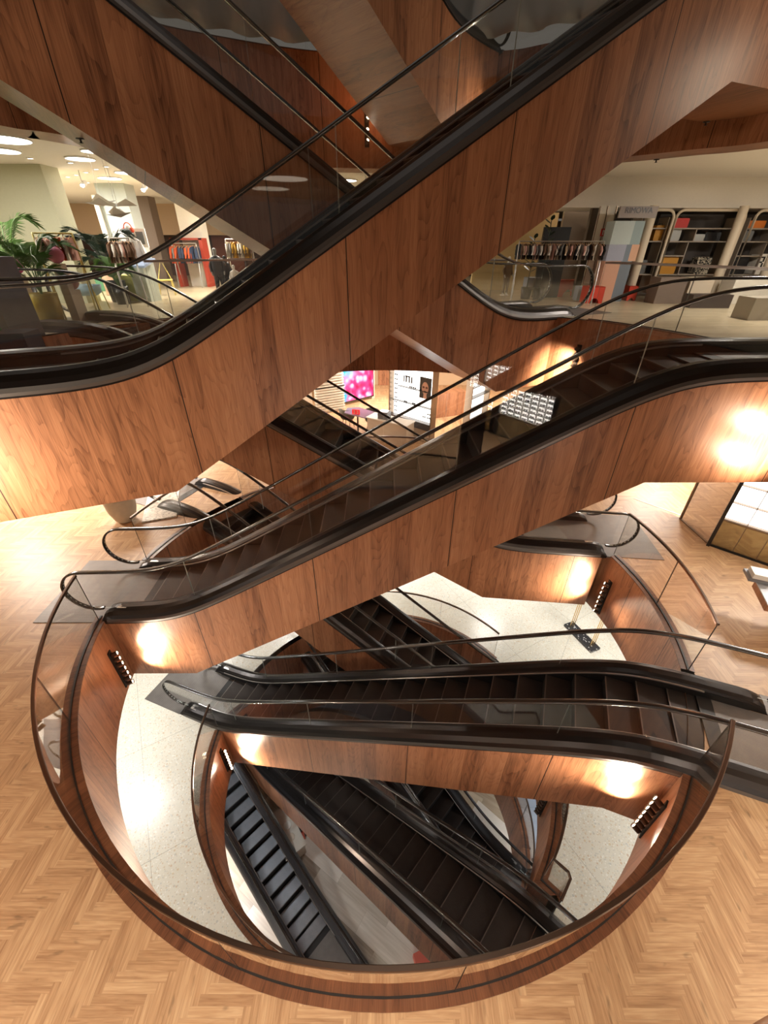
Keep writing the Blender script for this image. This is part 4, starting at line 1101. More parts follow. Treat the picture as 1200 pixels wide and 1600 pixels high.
# back wall with a recess
mb = MB()
mb.box((-8, 23.0, (5.85 + CZ1) / 2), (30, 0.2, CZ1 - 5.85))
struct(mb.build('wall_back', M['tan_wall']))
mb = MB(); mb.box((-8, 23.9, F1 + 1.0), (30, 0.2, 2.0)); struct(mb.build('wall_back', M['brownrecess']))
mb = MB()
for x, w_ in ((-11.6, 1.2), (-7.6, 1.4), (-5.2, 0.9), (-2.8, 1.6)): mb.box((x, 23.6, F1 + 0.85), (w_, 0.1, 1.7))
struct(mb.build('wall_panels', plain('rust_panel', srgb(110, 58, 40), 0.6)))
mb = MB(); mb.box((-21.9, 12, F1 + 1.35), (0.2, 40, 2.7)); struct(mb.build('wall_left', M['tan_wall']))
mb = MB(); mb.box((23.9, 12, F1 + 1.35), (0.2, 40, 2.7)); struct(mb.build('wall_right', M['tan_wall']))
mb = MB(); mb.box((1, 33.9, F1 + 1.35), (46, 0.2, 2.7)); struct(mb.build('wall_far', M['tan_wall']))

# palms
def leaf_mats():
    return [plain('palm_leaf', srgb(70, 104, 40), 0.45, noise=0.25), plain('palm_leaf_dark', srgb(34, 52, 38), 0.4, noise=0.25)]
PL = leaf_mats()
def palm(base, h, n_fr, spread, mat, label, pot, pot_label_r=0.26, pot_h=0.55, seed=1):
    rnd = random.Random(seed)
    t = empty('potted_palm', base, rnd.random() * 6, label, 'palm')
    mb = MB(); r_ = pot_label_r
    mb.lathe([(0, 0), (r_ * 0.8, 0), (r_, pot_h), (r_ * 0.93, pot_h), (r_ * 0.9, pot_h - 0.05), (0, pot_h - 0.05)], n=28); mb.build('pot', pot, t)
    for k in range(n_fr):
        a = 2 * PI * k / n_fr + rnd.random() * 0.5; reach = spread * (0.6 + 0.5 * rnd.random()); top = h * (0.65 + 0.4 * rnd.random())
        mb = MB(); P = []
        for i in range(15):
            s = i / 14; rr = reach * s ** 1.3; z = pot_h - 0.03 + (top - pot_h) * (1 - (1 - s) ** 2) - 0.45 * spread * max(0, s - 0.55) ** 1.5 * 2
            P.append(Vector((rr * math.cos(a), rr * math.sin(a), z)))
        mb.tube(P, 0.01, 5, rr=[0.012 * (1 - 0.7 * i / 14) for i in range(15)])
        for i in range(5, 15):
            p = P[i]; t_ = (P[min(14, i + 1)] - P[i - 1]).normalized(); side = t_.cross(Vector((0, 0, 1))).normalized(); 
            for s_ in (-1, 1):
                for q_ in (0.0, 0.33, 0.66):
                    pp = p + (P[min(14, i + 1)] - p) * q_
                    ll = 0.34 * spread * (1 - abs(i - 9) / 9) + 0.08
                    d = (side * s_ + t_ * 0.75 + Vector((0, 0, -0.25 + 0.15 * rnd.random()))).normalized() * ll
                    w_ = t_ * 0.009 * max(1, spread)
                    mb.face([pp - w_, pp + d * 0.5 + w_ + Vector((0, 0, 0.02)), pp + d, pp + d * 0.5 - w_])
        mb.build('frond', mat, t)
    return t
q = at(85, 508, F1)
palm(q, 1.55, 11, 0.75, PL[0], 'green palm in a tall yellow planter seen through the escalator glass', plain('yellow_planter', srgb(206, 178, 52), 0.5), 0.24, 0.55, 2)
r_ = ray(150, 345); t_ = 12.5 / r_.y
palm((r_.x * t_, 12.5, F1), 1.75, 13, 0.85, PL[1], 'dark green palm before the grey pillar', M['black'], 0.25, 0.5, 5)
r_ = ray(10, 400); t_ = 9.6 / r_.y
palm((r_.x * t_, 9.6, F1), 2.0, 9, 1.0, PL[0], 'bright green palm with long arching fronds at the left edge', M['black'], 0.28, 0.6, 8)
r_ = ray(190, 440); t_ = 12.0 / r_.y
palm((r_.x * t_ - 0.1, 12.0, F1), 1.15, 12, 0.5, PL[0], 'low green palm beside the rail of white shirts', M['black'], 0.2, 0.4, 11)
# mannequins: one continuous skinned body each
def skin_body(name, joints, edges, radii, mat, parent):
    me = bpy.data.meshes.new(name); me.from_pydata(joints, edges, []); me.materials.append(mat)
    o = bpy.data.objects.new(name, me); COL.objects.link(o); o.parent = parent
    m = o.modifiers.new('skin', 'SKIN')
    if not me.skin_vertices: me.skin_vertices.new(name='')
    for i, r_ in enumerate(radii): me.skin_vertices[0].data[i].radius = (r_, r_); me.skin_vertices[0].data[i].use_root = (i == 0)
    s_ = o.modifiers.new('sub', 'SUBSURF'); s_.levels = 2; s_.render_levels = 2
    return o
def mannequin(base, rz, s, body, label, coat, trousers, extra=None, z=F1):
    t = empty('mannequin', (base[0], base[1], z), rz, label, 'mannequin')
    J = [(0, 0, .86), (0, 0, 1.05), (0, 0, 1.25), (0, 0, 1.42), (0, 0, 1.5), (0, -.01, 1.60), (0, 0, 1.74),
         (-.09, 0, .82), (-.11, 0, .47), (-.11, .01, .08), (-.11, -.10, .03), (.09, 0, .82), (.11, 0, .47), (.11, .01, .08), (.11, -.10, .03),
         (-.18, 0, 1.38), (-.24, .02, 1.12), (-.22, -.10, .90), (-.21, -.15, .80), (.18, 0, 1.38), (.25, .02, 1.12), (.24, -.12, .92), (.23, -.18, .83)]
    E = [(0, 1), (1, 2), (2, 3), (3, 4), (4, 5), (5, 6), (0, 7), (7, 8), (8, 9), (9, 10), (0, 11), (11, 12), (12, 13), (13, 14), (3, 15), (15, 16), (16, 17), (17, 18), (3, 19), (19, 20), (20, 21), (21, 22)]
    Rr = [.13, .11, .13, .09, .045, .085, .075, .085, .055, .04, .03, .085, .055, .04, .03, .055, .042, .032, .025, .055, .042, .032, .025]
    skin_body('body', [tuple(c * s for c in j) for j in J], E, [r_ * s for r_ in Rr], body, t)
    mb = MB(); mb.grid([[((w_ * math.cos(2 * PI * k / 20)) * s, d_ * math.sin(2 * PI * k / 20) * s, z_ * s) for k in range(20)] for w_, d_, z_ in ((.21, .15, .80), (.20, .15, 1.0), (.20, .15, 1.2), (.21, .14, 1.36), (.13, .10, 1.44), (.07, .07, 1.47))], closed=True); 
    for sx in (-1, 1): mb.tube([(sx * .16 * s, 0, 1.38 * s), (sx * .25 * s, .02 * s, 1.12 * s), (sx * .235 * s, -.09 * s, .93 * s)], .06 * s, 10, rr=[.075 * s, .06 * s, .05 * s])
    mb.build('coat', coat, t)
    mb = MB()
    for sx in (-1, 1): mb.tube([(sx * .08 * s, 0, .88 * s), (sx * .11 * s, 0, .47 * s), (sx * .11 * s, .01 * s, .12 * s)], .08 * s, 12, rr=[.11 * s, .08 * s, .065 * s])
    mb.build('trousers', trousers, t)
    mb = MB(); mb.lathe([(0, 0), (.22 * s, 0), (.22 * s, .015), (0, .015)], n=24, smooth=False); mb.build('stand', M['white_ring'], t)
    if extra == 'muffs':
        mb = MB()
        for sx in (-1, 1):
            mb.grid([[(sx * (.095 + t2) * s, r2 * math.cos(2 * PI * k / 12) * s, (1.63 + r2 * math.sin(2 * PI * k / 12)) * s) for k in range(12)] for r2, t2 in ((0.001, -.02), (.055, -.02), (.06, .01), (.045, .035), (0.001, .04))], closed=True)
        mb.tube([(.10 * math.cos(a_) * s, 0, (1.66 + .13 * math.sin(a_)) * s) for a_ in lin(0, PI, 10)], .012 * s, 6)
        mb.build('ear_muffs', plain('orange_red', srgb(214, 70, 30), 0.5), t)
    return t
M['mann_white'] = plain('white_mannequin', (0.72, 0.70, 0.67), 0.45)
M['mann_grey'] = plain('grey_mannequin', (0.30, 0.30, 0.30), 0.5)
def stand_at(px_head, py_head, hgt):
    """floor place of a figure of that height whose head top shows at the point"""
    r_ = ray(px_head, py_head); t = (F1 + hgt - EYE) / r_.z
    return (r_.x * t, r_.y * t)
wh = plain('white_sweat', (0.74, 0.70, 0.66), 0.8); navy = plain('charcoal_suit', (0.035, 0.036, 0.042), 0.8)
r_ = ray(197, 347); t_ = 13.0 / r_.y; top = EYE + r_.z * t_
mannequin((r_.x * t_, 13.0), 0.1, (top - F1) / 1.80, M['mann_white'], 'white mannequin with orange ear muffs and a white jumper', wh, navy, 'muffs')
r_ = ray(333, 384); t_ = 13.4 / r_.y; s_ = (EYE + r_.z * t_ - F1) / 1.80
mannequin((r_.x * t_, 13.4), 0.3, s_, M['mann_grey'], 'grey headed mannequin in a dark suit before the white pillar', navy, navy)
r_ = ray(349, 396); t_ = 13.6 / r_.y; s_ = (EYE + r_.z * t_ - F1) / 1.80
mannequin((r_.x * t_, 13.6), -0.3, s_, navy, 'smaller all dark mannequin right of the grey headed one', navy, navy)
r_ = ray(363, 408); t_ = 12.9 / r_.y; s_ = (EYE + r_.z * t_ - F1) / 1.80
mannequin((r_.x * t_, 12.9), 0.2, s_ * 0.95, M['mann_white'], 'small white mannequin nearest the escalator rail', wh, navy)
r_ = ray(797, 398); t_ = 14.6 / r_.y; s_ = (EYE + r_.z * t_ - F1) / 1.80
mannequin((r_.x * t_, 14.6), 0.4, s_, M['mann_white'], 'mannequin in a long brown coat behind the right escalator glass', plain('camel_coat', srgb(120, 96, 70), 0.8), plain('camel_skirt', srgb(110, 88, 64), 0.8))

# garments on rails
def garment_mesh(mats):
    mb = MB(); w = 0.20; L_ = 0.34; n = 7
    prof = [(0.0, 0.055), (-0.02, 0.12), (-0.06, 0.145), (-0.16, 0.12), (-L_, 0.13)]
    for sy in (-1, 1):
        rows = [[(sy * (0.030 + 0.010 * math.sin(3.1 * k + 9 * z)), hw_ * (2 * k / n - 1), z) for k in range(n + 1)] for z, hw_ in prof]
        mb.grid(rows)
    for s_ in (-1, 1):
        mb.tube([(0, s_ * 0.12, -0.05), (0.01, s_ * 0.165, -0.14), (0.0, s_ * 0.165, -0.24)], 0.03, 7, rr=[0.028, 0.03, 0.024])
    mb.tube([(0, -0.11, -0.035), (0, 0, 0.01), (0, 0.11, -0.035)], 0.006, 5, mi=1)
    mb.tube([(0, 0, 0.01), (0, 0, 0.055), (0, 0.012, 0.068), (0, 0.02, 0.055)], 0.003, 5, mi=1)
    ob = mb.build('garment', mats); me = ob.data; bpy.data.objects.remove(ob); return me
hang = plain('wooden_hanger', srgb(206, 160, 110), 0.5)
GM = {k: garment_mesh([plain('cloth_' + k, srgb(*c), 0.85), hang]) for k, c in {'white': (222, 214, 204), 'black': (30, 28, 30), 'brown': (110, 82, 64), 'taupe': (150, 132, 114), 'pink': (206, 160, 148), 'grey': (128, 124, 122), 'navy': (50, 62, 88), 'orange': (206, 84, 40), 'yellow': (196, 150, 40), 'cream': (214, 190, 160)}.items()}
def clothes_rail(a, b, ztop, label, glabel, group, kinds, n_, mat, zf=F1, scale=1.0, legs=True):
    A = Vector((a[0], a[1], 0)); B = Vector((b[0], b[1], 0)); d = (B - A); L_ = d.length; rz = math.atan2(d.y, d.x)
    t = empty('clothes_rail', (A.x, A.y, zf), rz, label, 'clothes rail')
    H_ = ztop - zf
    mb = MB(); mb.tube([(0, 0, H_), (L_, 0, H_)], 0.014, 8); mb.build('rail', mat, t)
    for x in (0.0, L_):
        mb = MB(); mb.tube([(x, -0.22, 0.0), (x, -0.02, H_ - .02), (x, 0, H_), (x, 0.02, H_ - .02), (x, 0.22, 0.0)], 0.014, 8); mb.build('end_frame', mat, t)
    for i in range(n_):
        o = bpy.data.objects.new('garment', GM[kinds[i % len(kinds)]]); COL.objects.link(o)
        p = A + d * ((i + 0.6) / (n_ + 0.2)); o.location = (p.x, p.y, ztop - 0.056 * scale); o.rotation_euler = (0, 0, rz + R(random.uniform(-28, 28))); o.scale = (scale,) * 3
        tag(o, glabel, 'garment', group)
sil = plain('silver_tube', (0.55, 0.54, 0.52), 0.3, 0.8)
yel = plain('yellow_tube', srgb(214, 196, 112), 0.4)
def P_(px, py, Y): r_ = ray(px, py); t = Y / r_.y; return Vector((r_.x * t, Y, EYE + r_.z * t))
p0, p1 = P_(812, 377, 12.6), P_(944, 379, 12.2)
clothes_rail((p0.x, p0.y), (p1.x, p1.y), p0.z, 'long rail of small garments behind the landing at right', 'small garment on the long rail at right', 'garments on the long rail at right', ['black', 'cream', 'brown', 'pink', 'taupe', 'black', 'black', 'white', 'grey', 'pink', 'grey', 'white', 'black', 'brown', 'taupe', 'white', 'taupe', 'pink', 'black', 'cream', 'white', 'black', 'grey'], 42, sil, scale=1.0)
p0, p1 = P_(168, 372, 11.4), P_(202, 371, 11.6)
clothes_rail((p0.x, p0.y), (p1.x, p1.y), p0.z, 'silver rail with brown ruffled and white tops before the ear muff mannequin', 'top hanging on the silver rail before the ear muff mannequin', 'tops on the silver rail', ['brown', 'brown', 'white', 'white', 'white', 'pink', 'brown'], 9, sil, scale=1.25)
p0, p1 = P_(50, 364, 9.0), P_(112, 364, 9.4)
clothes_rail((p0.x, p0.y), (p1.x, p1.y), p0.z, 'yellow tube rail before the tall sage wall block', 'garment on the yellow tube rail', 'garments on the yellow tube rail', ['white', 'pink', 'white', 'orange'], 6, yel, scale=1.1)
p0, p1 = P_(268, 380, 17.0), P_(306, 381, 17.0)
clothes_rail((p0.x, p0.y), (p1.x, p1.y), p0.z, 'rail of orange and navy clothes left of the white pillar', 'garment on the rail left of the white pillar', 'garments left of the white pillar', ['orange', 'grey', 'orange', 'navy', 'navy', 'navy', 'black'], 12, sil, scale=1.5)
p0, p1 = P_(352, 374, 14.2), P_(392, 377, 14.2)
clothes_rail((p0.x, p0.y), (p1.x, p1.y), p0.z, 'rail with white and mustard tops right of the grey mannequin', 'garment on the rail right of the grey mannequin', 'garments right of the grey mannequin', ['white', 'white', 'grey', 'yellow', 'yellow', 'brown'], 12, sil, scale=1.15)
# red wardrobe frame, white framed picture, plinth, yellow chair, blue table, pink toys
q = P_(300, 440, 16.8)
t = empty('red_frame', (q.x, 17.4, F1), 0, 'red open frame behind the navy clothes', 'frame')
mb = MB()
for x in (-0.55, 0.45): mb.box((x, 0, 0.75), (0.12, 0.5, 1.5))
mb.box((-0.05, 0, 1.47), (1.1, 0.5, 0.06)); mb.build('frame_boards', plain('brick_red', srgb(168, 58, 38), 0.5), t)
q = P_(220, 372, 13.2)
t = empty('framed_picture', (q.x, 13.2, q.z), R(-6), 'white framed picture right of the ear muff mannequin', 'picture')
mb = MB(); mb.box((0, 0, 0), (0.34, 0.04, 0.42)); mb.build('frame', M['white'], t)
mb = MB(); mb.box((0, -0.021, 0), (0.2, 0.01, 0.28)); mb.build('picture', plain('picture_grey', (0.16, 0.17, 0.17), 0.5), t)
mb = MB(); mb.tube([(0, 0.02, -0.2), (0, 0.02, F1 - q.z)], 0.012, 6); mb.build('stand_pole', sil, t)
q = at(235, 470, F1)
t = empty('display_plinth', (q.x, q.y, F1), R(-12), 'tall pale plinth with a light blue sloping top', 'plinth')
mb = MB(); mb.box((0, 0, 0.42), (0.42, 0.42, 0.84)); mb.build('body', plain('mint_grey', srgb(200, 208, 196), 0.6), t)
mb = MB(); mb.box((0, 0, 0.90), (0.60, 0.52, 0.05), rot=Matrix.Rotation(R(18), 3, 'X')); mb.build('sloping_top', plain('light_blue', srgb(170, 190, 226), 0.5), t)
mb = MB(); mb.box((0, 0, 0), (0.62, 0.5, 0.6)); o_ = mb.build('toy_box', plain('lime_box', srgb(204, 200, 110), 0.6)); q = at(205, 470, F1); o_.location = (q.x, q.y + 0.3, F1 + 0.3); tag(o_, 'lime yellow box behind the pale plinth', 'box')
mb = MB(); mb.box((0, 0, 0), (0.55, 0.5, 0.5)); o_ = mb.build('toy_box', plain('green_box', srgb(96, 156, 122), 0.6)); q = at(160, 455, F1); o_.location = (q.x, q.y + 0.3, F1 + 0.25); tag(o_, 'sea green box behind the light blue table', 'box')
mb = MB(); mb.box((0, 0, 0), (0.6, 0.5, 0.55)); o_ = mb.build('toy_box', plain('pink_box', srgb(214, 178, 160), 0.6)); q = at(183, 462, F1); o_.location = (q.x, q.y + 0.25, F1 + 0.275); tag(o_, 'pale pink box between the green and the lime box', 'box')
def tube_chair(loc, rz, s, mat, label):
    t = empty('childs_chair', loc, rz, label, 'chair')
    mb = MB(); mb.box((0, 0, 0.32 * s), (0.34 * s, 0.34 * s, 0.03)); mb.build('seat', mat, t)
    for x in (-1, 1):
        for y in (-1, 1):
            mb = MB(); mb.tube([(x * .15 * s, y * .15 * s, 0.32 * s), (x * .18 * s, y * .18 * s, 0)], 0.014, 6); mb.build('leg', mat, t)
    mb = MB(); mb.tube([(-.15 * s, .15 * s, .32 * s), (0, .17 * s, .74 * s), (.15 * s, .15 * s, .32 * s)], 0.014, 6); mb.build('backrest', mat, t)
q = at(263, 461, F1); tube_chair((q.x, q.y, F1), R(20), 1.25, yel, 'yellow tube chair with a triangular back beside the plinth')
q = at(135, 485, F1)
t = empty('bath_table', (q.x, q.y + 0.2, F1), 0, 'light blue oval tub on thin yellow legs', 'table')
mb = MB(); mb.grid([[(w_ * math.cos(2 * PI * k / 24), w_ * 0.6 * math.sin(2 * PI * k / 24), z) for k in range(24)] for w_, z in ((.001, .30), (.26, .30), (.36, .36), (.40, .52), (.37, .52), (.33, .38), (.001, .36))], closed=True); mb.build('tub', plain('powder_blue', srgb(150, 178, 196), 0.5), t)
for x, y in ((-.3, -.15), (.3, -.15), (-.3, .15), (.3, .15)):
    mb = MB(); mb.tube([(x, y, .38), (x * 1.15, y * 1.2, 0)], 0.012, 6); mb.build('leg', yel, t)
for i, (px, py, lab) in enumerate(((22, 415, 'pink paper box beside the left palm fronds'), (86, 398, 'bright pink toy in front of the yellow tube rail'), (110, 440, 'rose coloured toy below the yellow tube rail'))):
    q = P_(px, py, 8.8 + 0.2 * i)
    mb = MB(); mb.grid([[((.14 * math.sin(a_) * (1 + 0.15 * math.cos(3 * b_))) * math.cos(b_), .14 * math.sin(a_) * math.sin(b_), .14 * math.cos(a_)) for b_ in lin(0, 2 * PI, 13)[:-1]] for a_ in lin(0.01, PI - .01, 9)], closed=True)
    o_ = mb.build('pink_toy', plain('toy_pink', srgb(216, 90 + 40 * i, 160), 0.6)); o_.location = (q.x, q.y, q.z); tag(o_, lab, 'toy')
    mb = MB(); mb.box((0, 0, 0), (0.16, 0.16, q.z - .14 - F1)); o_ = mb.build('display_stand', M['cream']); o_.location = (q.x, q.y, (F1 + q.z - .14) / 2); tag(o_, 'slim cream stand under the ' + lab.split(' ')[0] + ' ' + lab.split(' ')[1] + ' toy', 'stand')
q = at(22, 548, F1)
t = empty('toy_crate', (q.x + 0.1, q.y - 0.1, F1), R(10), 'dark blue crate with a green toy at the left edge', 'crate')
mb = MB(); mb.box((0, 0, 0.14), (0.62, 0.42, 0.28)); mb.build('crate_body', plain('crate_blue', srgb(60, 66, 84), 0.6), t)
mb = MB(); mb.lathe([(0, 0), (0.05, 0.02), (0.03, 0.1), (0.04, 0.15), (0, 0.18)], c=(-0.1, 0, 0.28), n=10); mb.build('green_toy', plain('toy_green', srgb(60, 160, 80), 0.5), t)
# dark grey cabinet at the left edge
q = at(52, 535, F1)
upright('grey_cabinet', (q.x - 0.60, q.y + 0.35), 0.7, 0.6, 1.15, R(-8), plain('slate_cabinet', srgb(112, 114, 124), 0.6, noise=0.2), 'slate grey ribbed cabinet at the left edge', 'cabinet')
# paper birds hanging before the grey pillar
def bird(px, py, Y, s, rz, label):
    c = P_(px, py, Y)
    t = empty('paper_bird', c, rz, label, 'paper bird', None)
    paper = plain('folded_paper', (0.78, 0.77, 0.72), 0.7)
    mb = MB(); b0, b1, k0, k1 = Vector((-.5, 0, 0)) * s, Vector((.45, 0, .10)) * s, Vector((0, 0, -.08)) * s, Vector((0, 0, .06)) * s
    mb.face([b0, k0, b1]); mb.face([b0, b1, k1]); mb.build('body', paper, t)
    for sy in (-1, 1):
        mb = MB(); m_ = Vector((-.05, sy * .42, .24)) * s; e_ = Vector((-.2, sy * .8, .05)) * s
        mb.face([b0 * .6, b1 * .5, m_]); mb.face([b0 * .6, m_, e_]); mb.build('wing', paper, t)
    mb = MB(); mb.tube([(0, 0, .05 * s), (0, 0, CZ1 - c.z - 0.02)], 0.003, 4); mb.build('thread', M['white_ring'], t)
bird(160, 318, 10.6, 0.62, R(25), 'upper white folded paper bird')
bird(180, 322, 10.2, 0.55, R(-50), 'middle white folded paper bird with raised wing')
bird(188, 336, 9.9, 0.5, R(15), 'lowest white folded paper bird')

# ================================================================== shop floor: right side
mb = MB(); mb.box((13.2, 14.6, (6.36 + CZ1) / 2), (20, 1.6, CZ1 - 6.36)); struct(mb.build('wall_header', M['ceil']))
mb = MB(); mb.box((13.0, 15.3, F1 + 1.1), (12.8, 0.1, 2.2)); struct(mb.build('wall_shop', plain('shop_back', srgb(96, 88, 80), 0.7)))
YS = 13.8
def X_(px, py=400, Y=YS): r_ = ray(px, py); return r_.x * Y / r_.y
def Z_(px, py, Y=YS): r_ = ray(px, py); return EYE + r_.z * Y / r_.y
cases = plain('mustard_case', srgb(190, 132, 30), 0.45); redc = plain('red_case', srgb(190, 36, 30), 0.4); silc = plain('silver_case', srgb(160, 160, 156), 0.35, 0.6); blc = M['black']; orc = plain('orange_case', srgb(214, 120, 30), 0.45); grc = plain('grey_case', srgb(110, 112, 112), 0.4)
def patterned():
    m, nt, out = new_mat('patterned_case'); n = N(nt)
    co = n('TexCoord').outputs['Object']; v = n('TexNoise', {'Vector': co, 'Scale': 14.0, 'Detail': 0.0, 'Distortion': 2.0}).outputs[0]
    c = n.ramp(v, [(0.48, srgb(34, 32, 30)), (0.5, srgb(190, 180, 160))], 'CONSTANT'); p = n('BsdfPrincipled', {'Base Color': c, 'Roughness': 0.5}); nt.links.new(p.outputs[0], out.inputs[0]); return m
patc = patterned()
def suitcase(x, z, w, h, d, mat, label, Y=YS, handle=True, tilt=0.0):
    t = empty('suitcase', (x, Y, z), tilt, label, 'suitcase')
    b = min(w, d, h) * 0.12
    mb = MB()
    pr = [(-w / 2 + b, -h / 2 + h / 2), ]
    poly = []
    for cx_, cz_, a0 in ((w / 2 - b, h - b, 0), (-w / 2 + b, h - b, 90), (-w / 2 + b, b, 180), (w / 2 - b, b, 270)):
        for k in range(4): poly.append((cx_ + b * math.cos(R(a0 + 30 * k)), cz_ + b * math.sin(R(a0 + 30 * k))))
    mb.prism(poly, -d / 2, d / 2, M=lambda p: Vector((p[0], p[2], p[1]))); mb.build('shell', mat, t)
    mb = MB(); mb.tube([(-w * .15, 0, h), (-w * .15, 0, h + .04), (w * .15, 0, h + .04), (w * .15, 0, h)], 0.01, 6); mb.build('handle', M['black'], t)
    mb = MB()
    for z_ in (0.3, 0.5, 0.7): mb.box((0, -d / 2 - 0.004, h * z_), (w * 0.86, 0.008, 0.012))
    mb.build('ribs', mat, t)
# shelf units between pale round-edged posts
post = plain('ivory_post', srgb(206, 192, 170), 0.5)
for i, (pt, pb, lab) in enumerate((((1022, 330), (1000, 410), 'ivory post left of the narrow luggage bay'), ((1164, 328), (1130, 412), 'broad ivory post between the luggage bays'), ((1240, 330), (1205, 412), 'ivory post at the right edge of the luggage shelves'))):
    x = X_(pt[0], pt[1], YS - 0.5)
    mb = MB(); mb.tube([(0, 0, 0), (0, 0, 2.2)], 0.11, 14); o_ = mb.build('shop_post', post); o_.location = (x, YS - 0.45, F1); tag(o_, lab, 'post')
def arch_frame(x0, x1, label):
    t = empty('shelf_bay', (x0, YS - 0.25, F1), 0, label, 'shelf'); w_ = x1 - x0; r2 = 0.18; H_ = 2.12
    path = [(0, 0, 0), (0, 0, H_ - r2)] + [(r2 - r2 * math.cos(R(a_)), 0, H_ - r2 + r2 * math.sin(R(a_))) for a_ in (20, 45, 70, 90)] + [(w_ - r2, 0, H_)] + [(w_ - r2 + r2 * math.sin(R(a_)), 0, H_ - r2 + r2 * math.cos(R(a_))) for a_ in (20, 45, 70, 90)] + [(w_, 0, 0)]
    mb = MB(); mb.tube(path, 0.035, 8); mb.build('frame', post, t)
    mb = MB(); mb.box((w_ / 2, 0.85, H_ / 2), (w_ - 0.05, 0.04, H_ - 0.1)); mb.build('back_panel', plain('shelf_back', srgb(70, 62, 56), 0.6), t)
    mb = MB()
    for z, a_, b_ in ((1.72, .02, .98), (1.42, .02, .98), (1.08, .02, .36), (0.62, .02, .98)): mb.box((w_ * (a_ + b_) / 2, 0.42, z), (w_ * (b_ - a_), 0.5, 0.03))
    mb.box((w_ * 0.42, 0.42, 1.57), (0.025, 0.5, 0.32)); mb.box((w_ * 0.36, 0.42, 1.02), (0.025, 0.5, 0.83))
    mb.box((w_ * 0.01, 0.42, H_ / 2), (0.02, 0.5, H_ - 0.3)); mb.box((w_ * 0.99, 0.42, H_ / 2), (0.02, 0.5, H_ - 0.3))
    mb.build('shelves', plain('shelf_board', srgb(150, 138, 124), 0.5), t); return t
xa, xb = X_(1050, 335), X_(1156, 335)
arch_frame(xa, xb, 'rounded shelf bay with a red case and a mustard case')
xc, xd = X_(1172, 335), X_(1290, 335)
arch_frame(xc, xd, 'rounded shelf bay with an orange case at the right edge')
arch_frame(X_(1012, 335) - 0.15, X_(1046, 335), 'narrow shelf bay with one mustard bag')
w_ = xb - xa
for x, z, cw, ch, cd, mt, lab in ((xa + .32, 1.735, .42, .22, .3, redc, 'red suitcase on the top shelf of the middle bay'), (xa + .30, 1.435, .26, .27, .25, silc, 'silver upright case on the second shelf'), (xa + .98, 1.435, .30, .16, .3, silc, 'small pale case with a round mark'), (xa + 1.32, 1.435, .44, .20, .3, blc, 'flat black suitcase right on the second shelf'),
        (xa + .34, 0.635, .50, .42, .3, cases, 'mustard yellow suitcase low in the middle bay'), (xa + 1.35, 0.635, .40, .42, .3, patc, 'black and cream patterned suitcase'), (X_(1022) + .0, 1.435, .32, .36, .25, cases, 'mustard bag in the narrow bay'), (X_(1014) - .05, 0.635, .16, .34, .2, grc, 'slim grey green case in the narrow bay'), (X_(1026) + .05, 0.635, .2, .3, .2, blc, 'short black case in the narrow bay'),
        (xc + .28, 1.735, .5, .17, .3, orc, 'flat orange suitcase on the top right shelf'), (xc + .18, 1.435, .3, .24, .25, grc, 'grey suitcase under the orange one'), (xc + .28, 0.635, .42, .44, .3, blc, 'tall black suitcase right of the broad post'), (xc + .85, 0.635, .26, .5, .3, M['white'], 'white suitcase with a bold black figure'), (xc + 1.5, 0.635, .3, .5, .3, patc, 'patterned suitcase at the right edge')):
    suitcase(x, F1 + z, cw, ch, cd, mt, lab, Y=YS + 0.15)
mb = MB()
X0 = xc + .85
for dx, dz, ww, hh in ((0, .42, .14, .035), (.05, .36, .04, .10), (-.02, .30, .10, .035), (.05, .22, .04, .12), (-.02, .13, .14, .035), (-.06, .18, .035, .07)): mb.box((dx, 0, dz), (ww, 0.01, hh))
o_ = mb.build('painted_figure', M['black']); o_.location = (X0, YS + 0.15 - 0.155, F1 + 0.635); tag(o_, 'bold black figure painted on the white suitcase', 'lettering')
# low cabinets and counters under the shelf
for i, (px0, px1, mt, lab) in enumerate(((1032, 1078, M['taupe'], 'taupe low cabinet behind the glass rail, left one'), (1080, 1120, M['cream'], 'cream low cabinet behind the glass rail, middle one'), (1150, 1230, M['white'], 'white low cabinet behind the glass rail, right one'))):
    x0, x1 = X_(px0, 440, 12.4), X_(px1, 440, 12.4)
    upright('low_cabinet', ((x0 + x1) / 2, 12.7), x1 - x0 - .05, 0.5, 0.62, 0, mt, lab, 'cabinet')
q = at(1085, 478, F1)
upright('dark_bench', (at(1110, 482, F1).x, at(1110, 482, F1).y + 0.25), 1.0, 0.4, 0.3, 0, plain('dark_bench', srgb(58, 48, 46), 0.5), 'dark low bench on the pale floor before the cabinets', 'bench')
upright('stone_cube', (at(1190, 500, F1).x, at(1190, 500, F1).y + 0.2), 0.7, 0.5, 0.42, 0, plain('stone_cube', srgb(170, 160, 145), 0.5), 'pale stone cube at the right edge of the shop floor', 'cube')
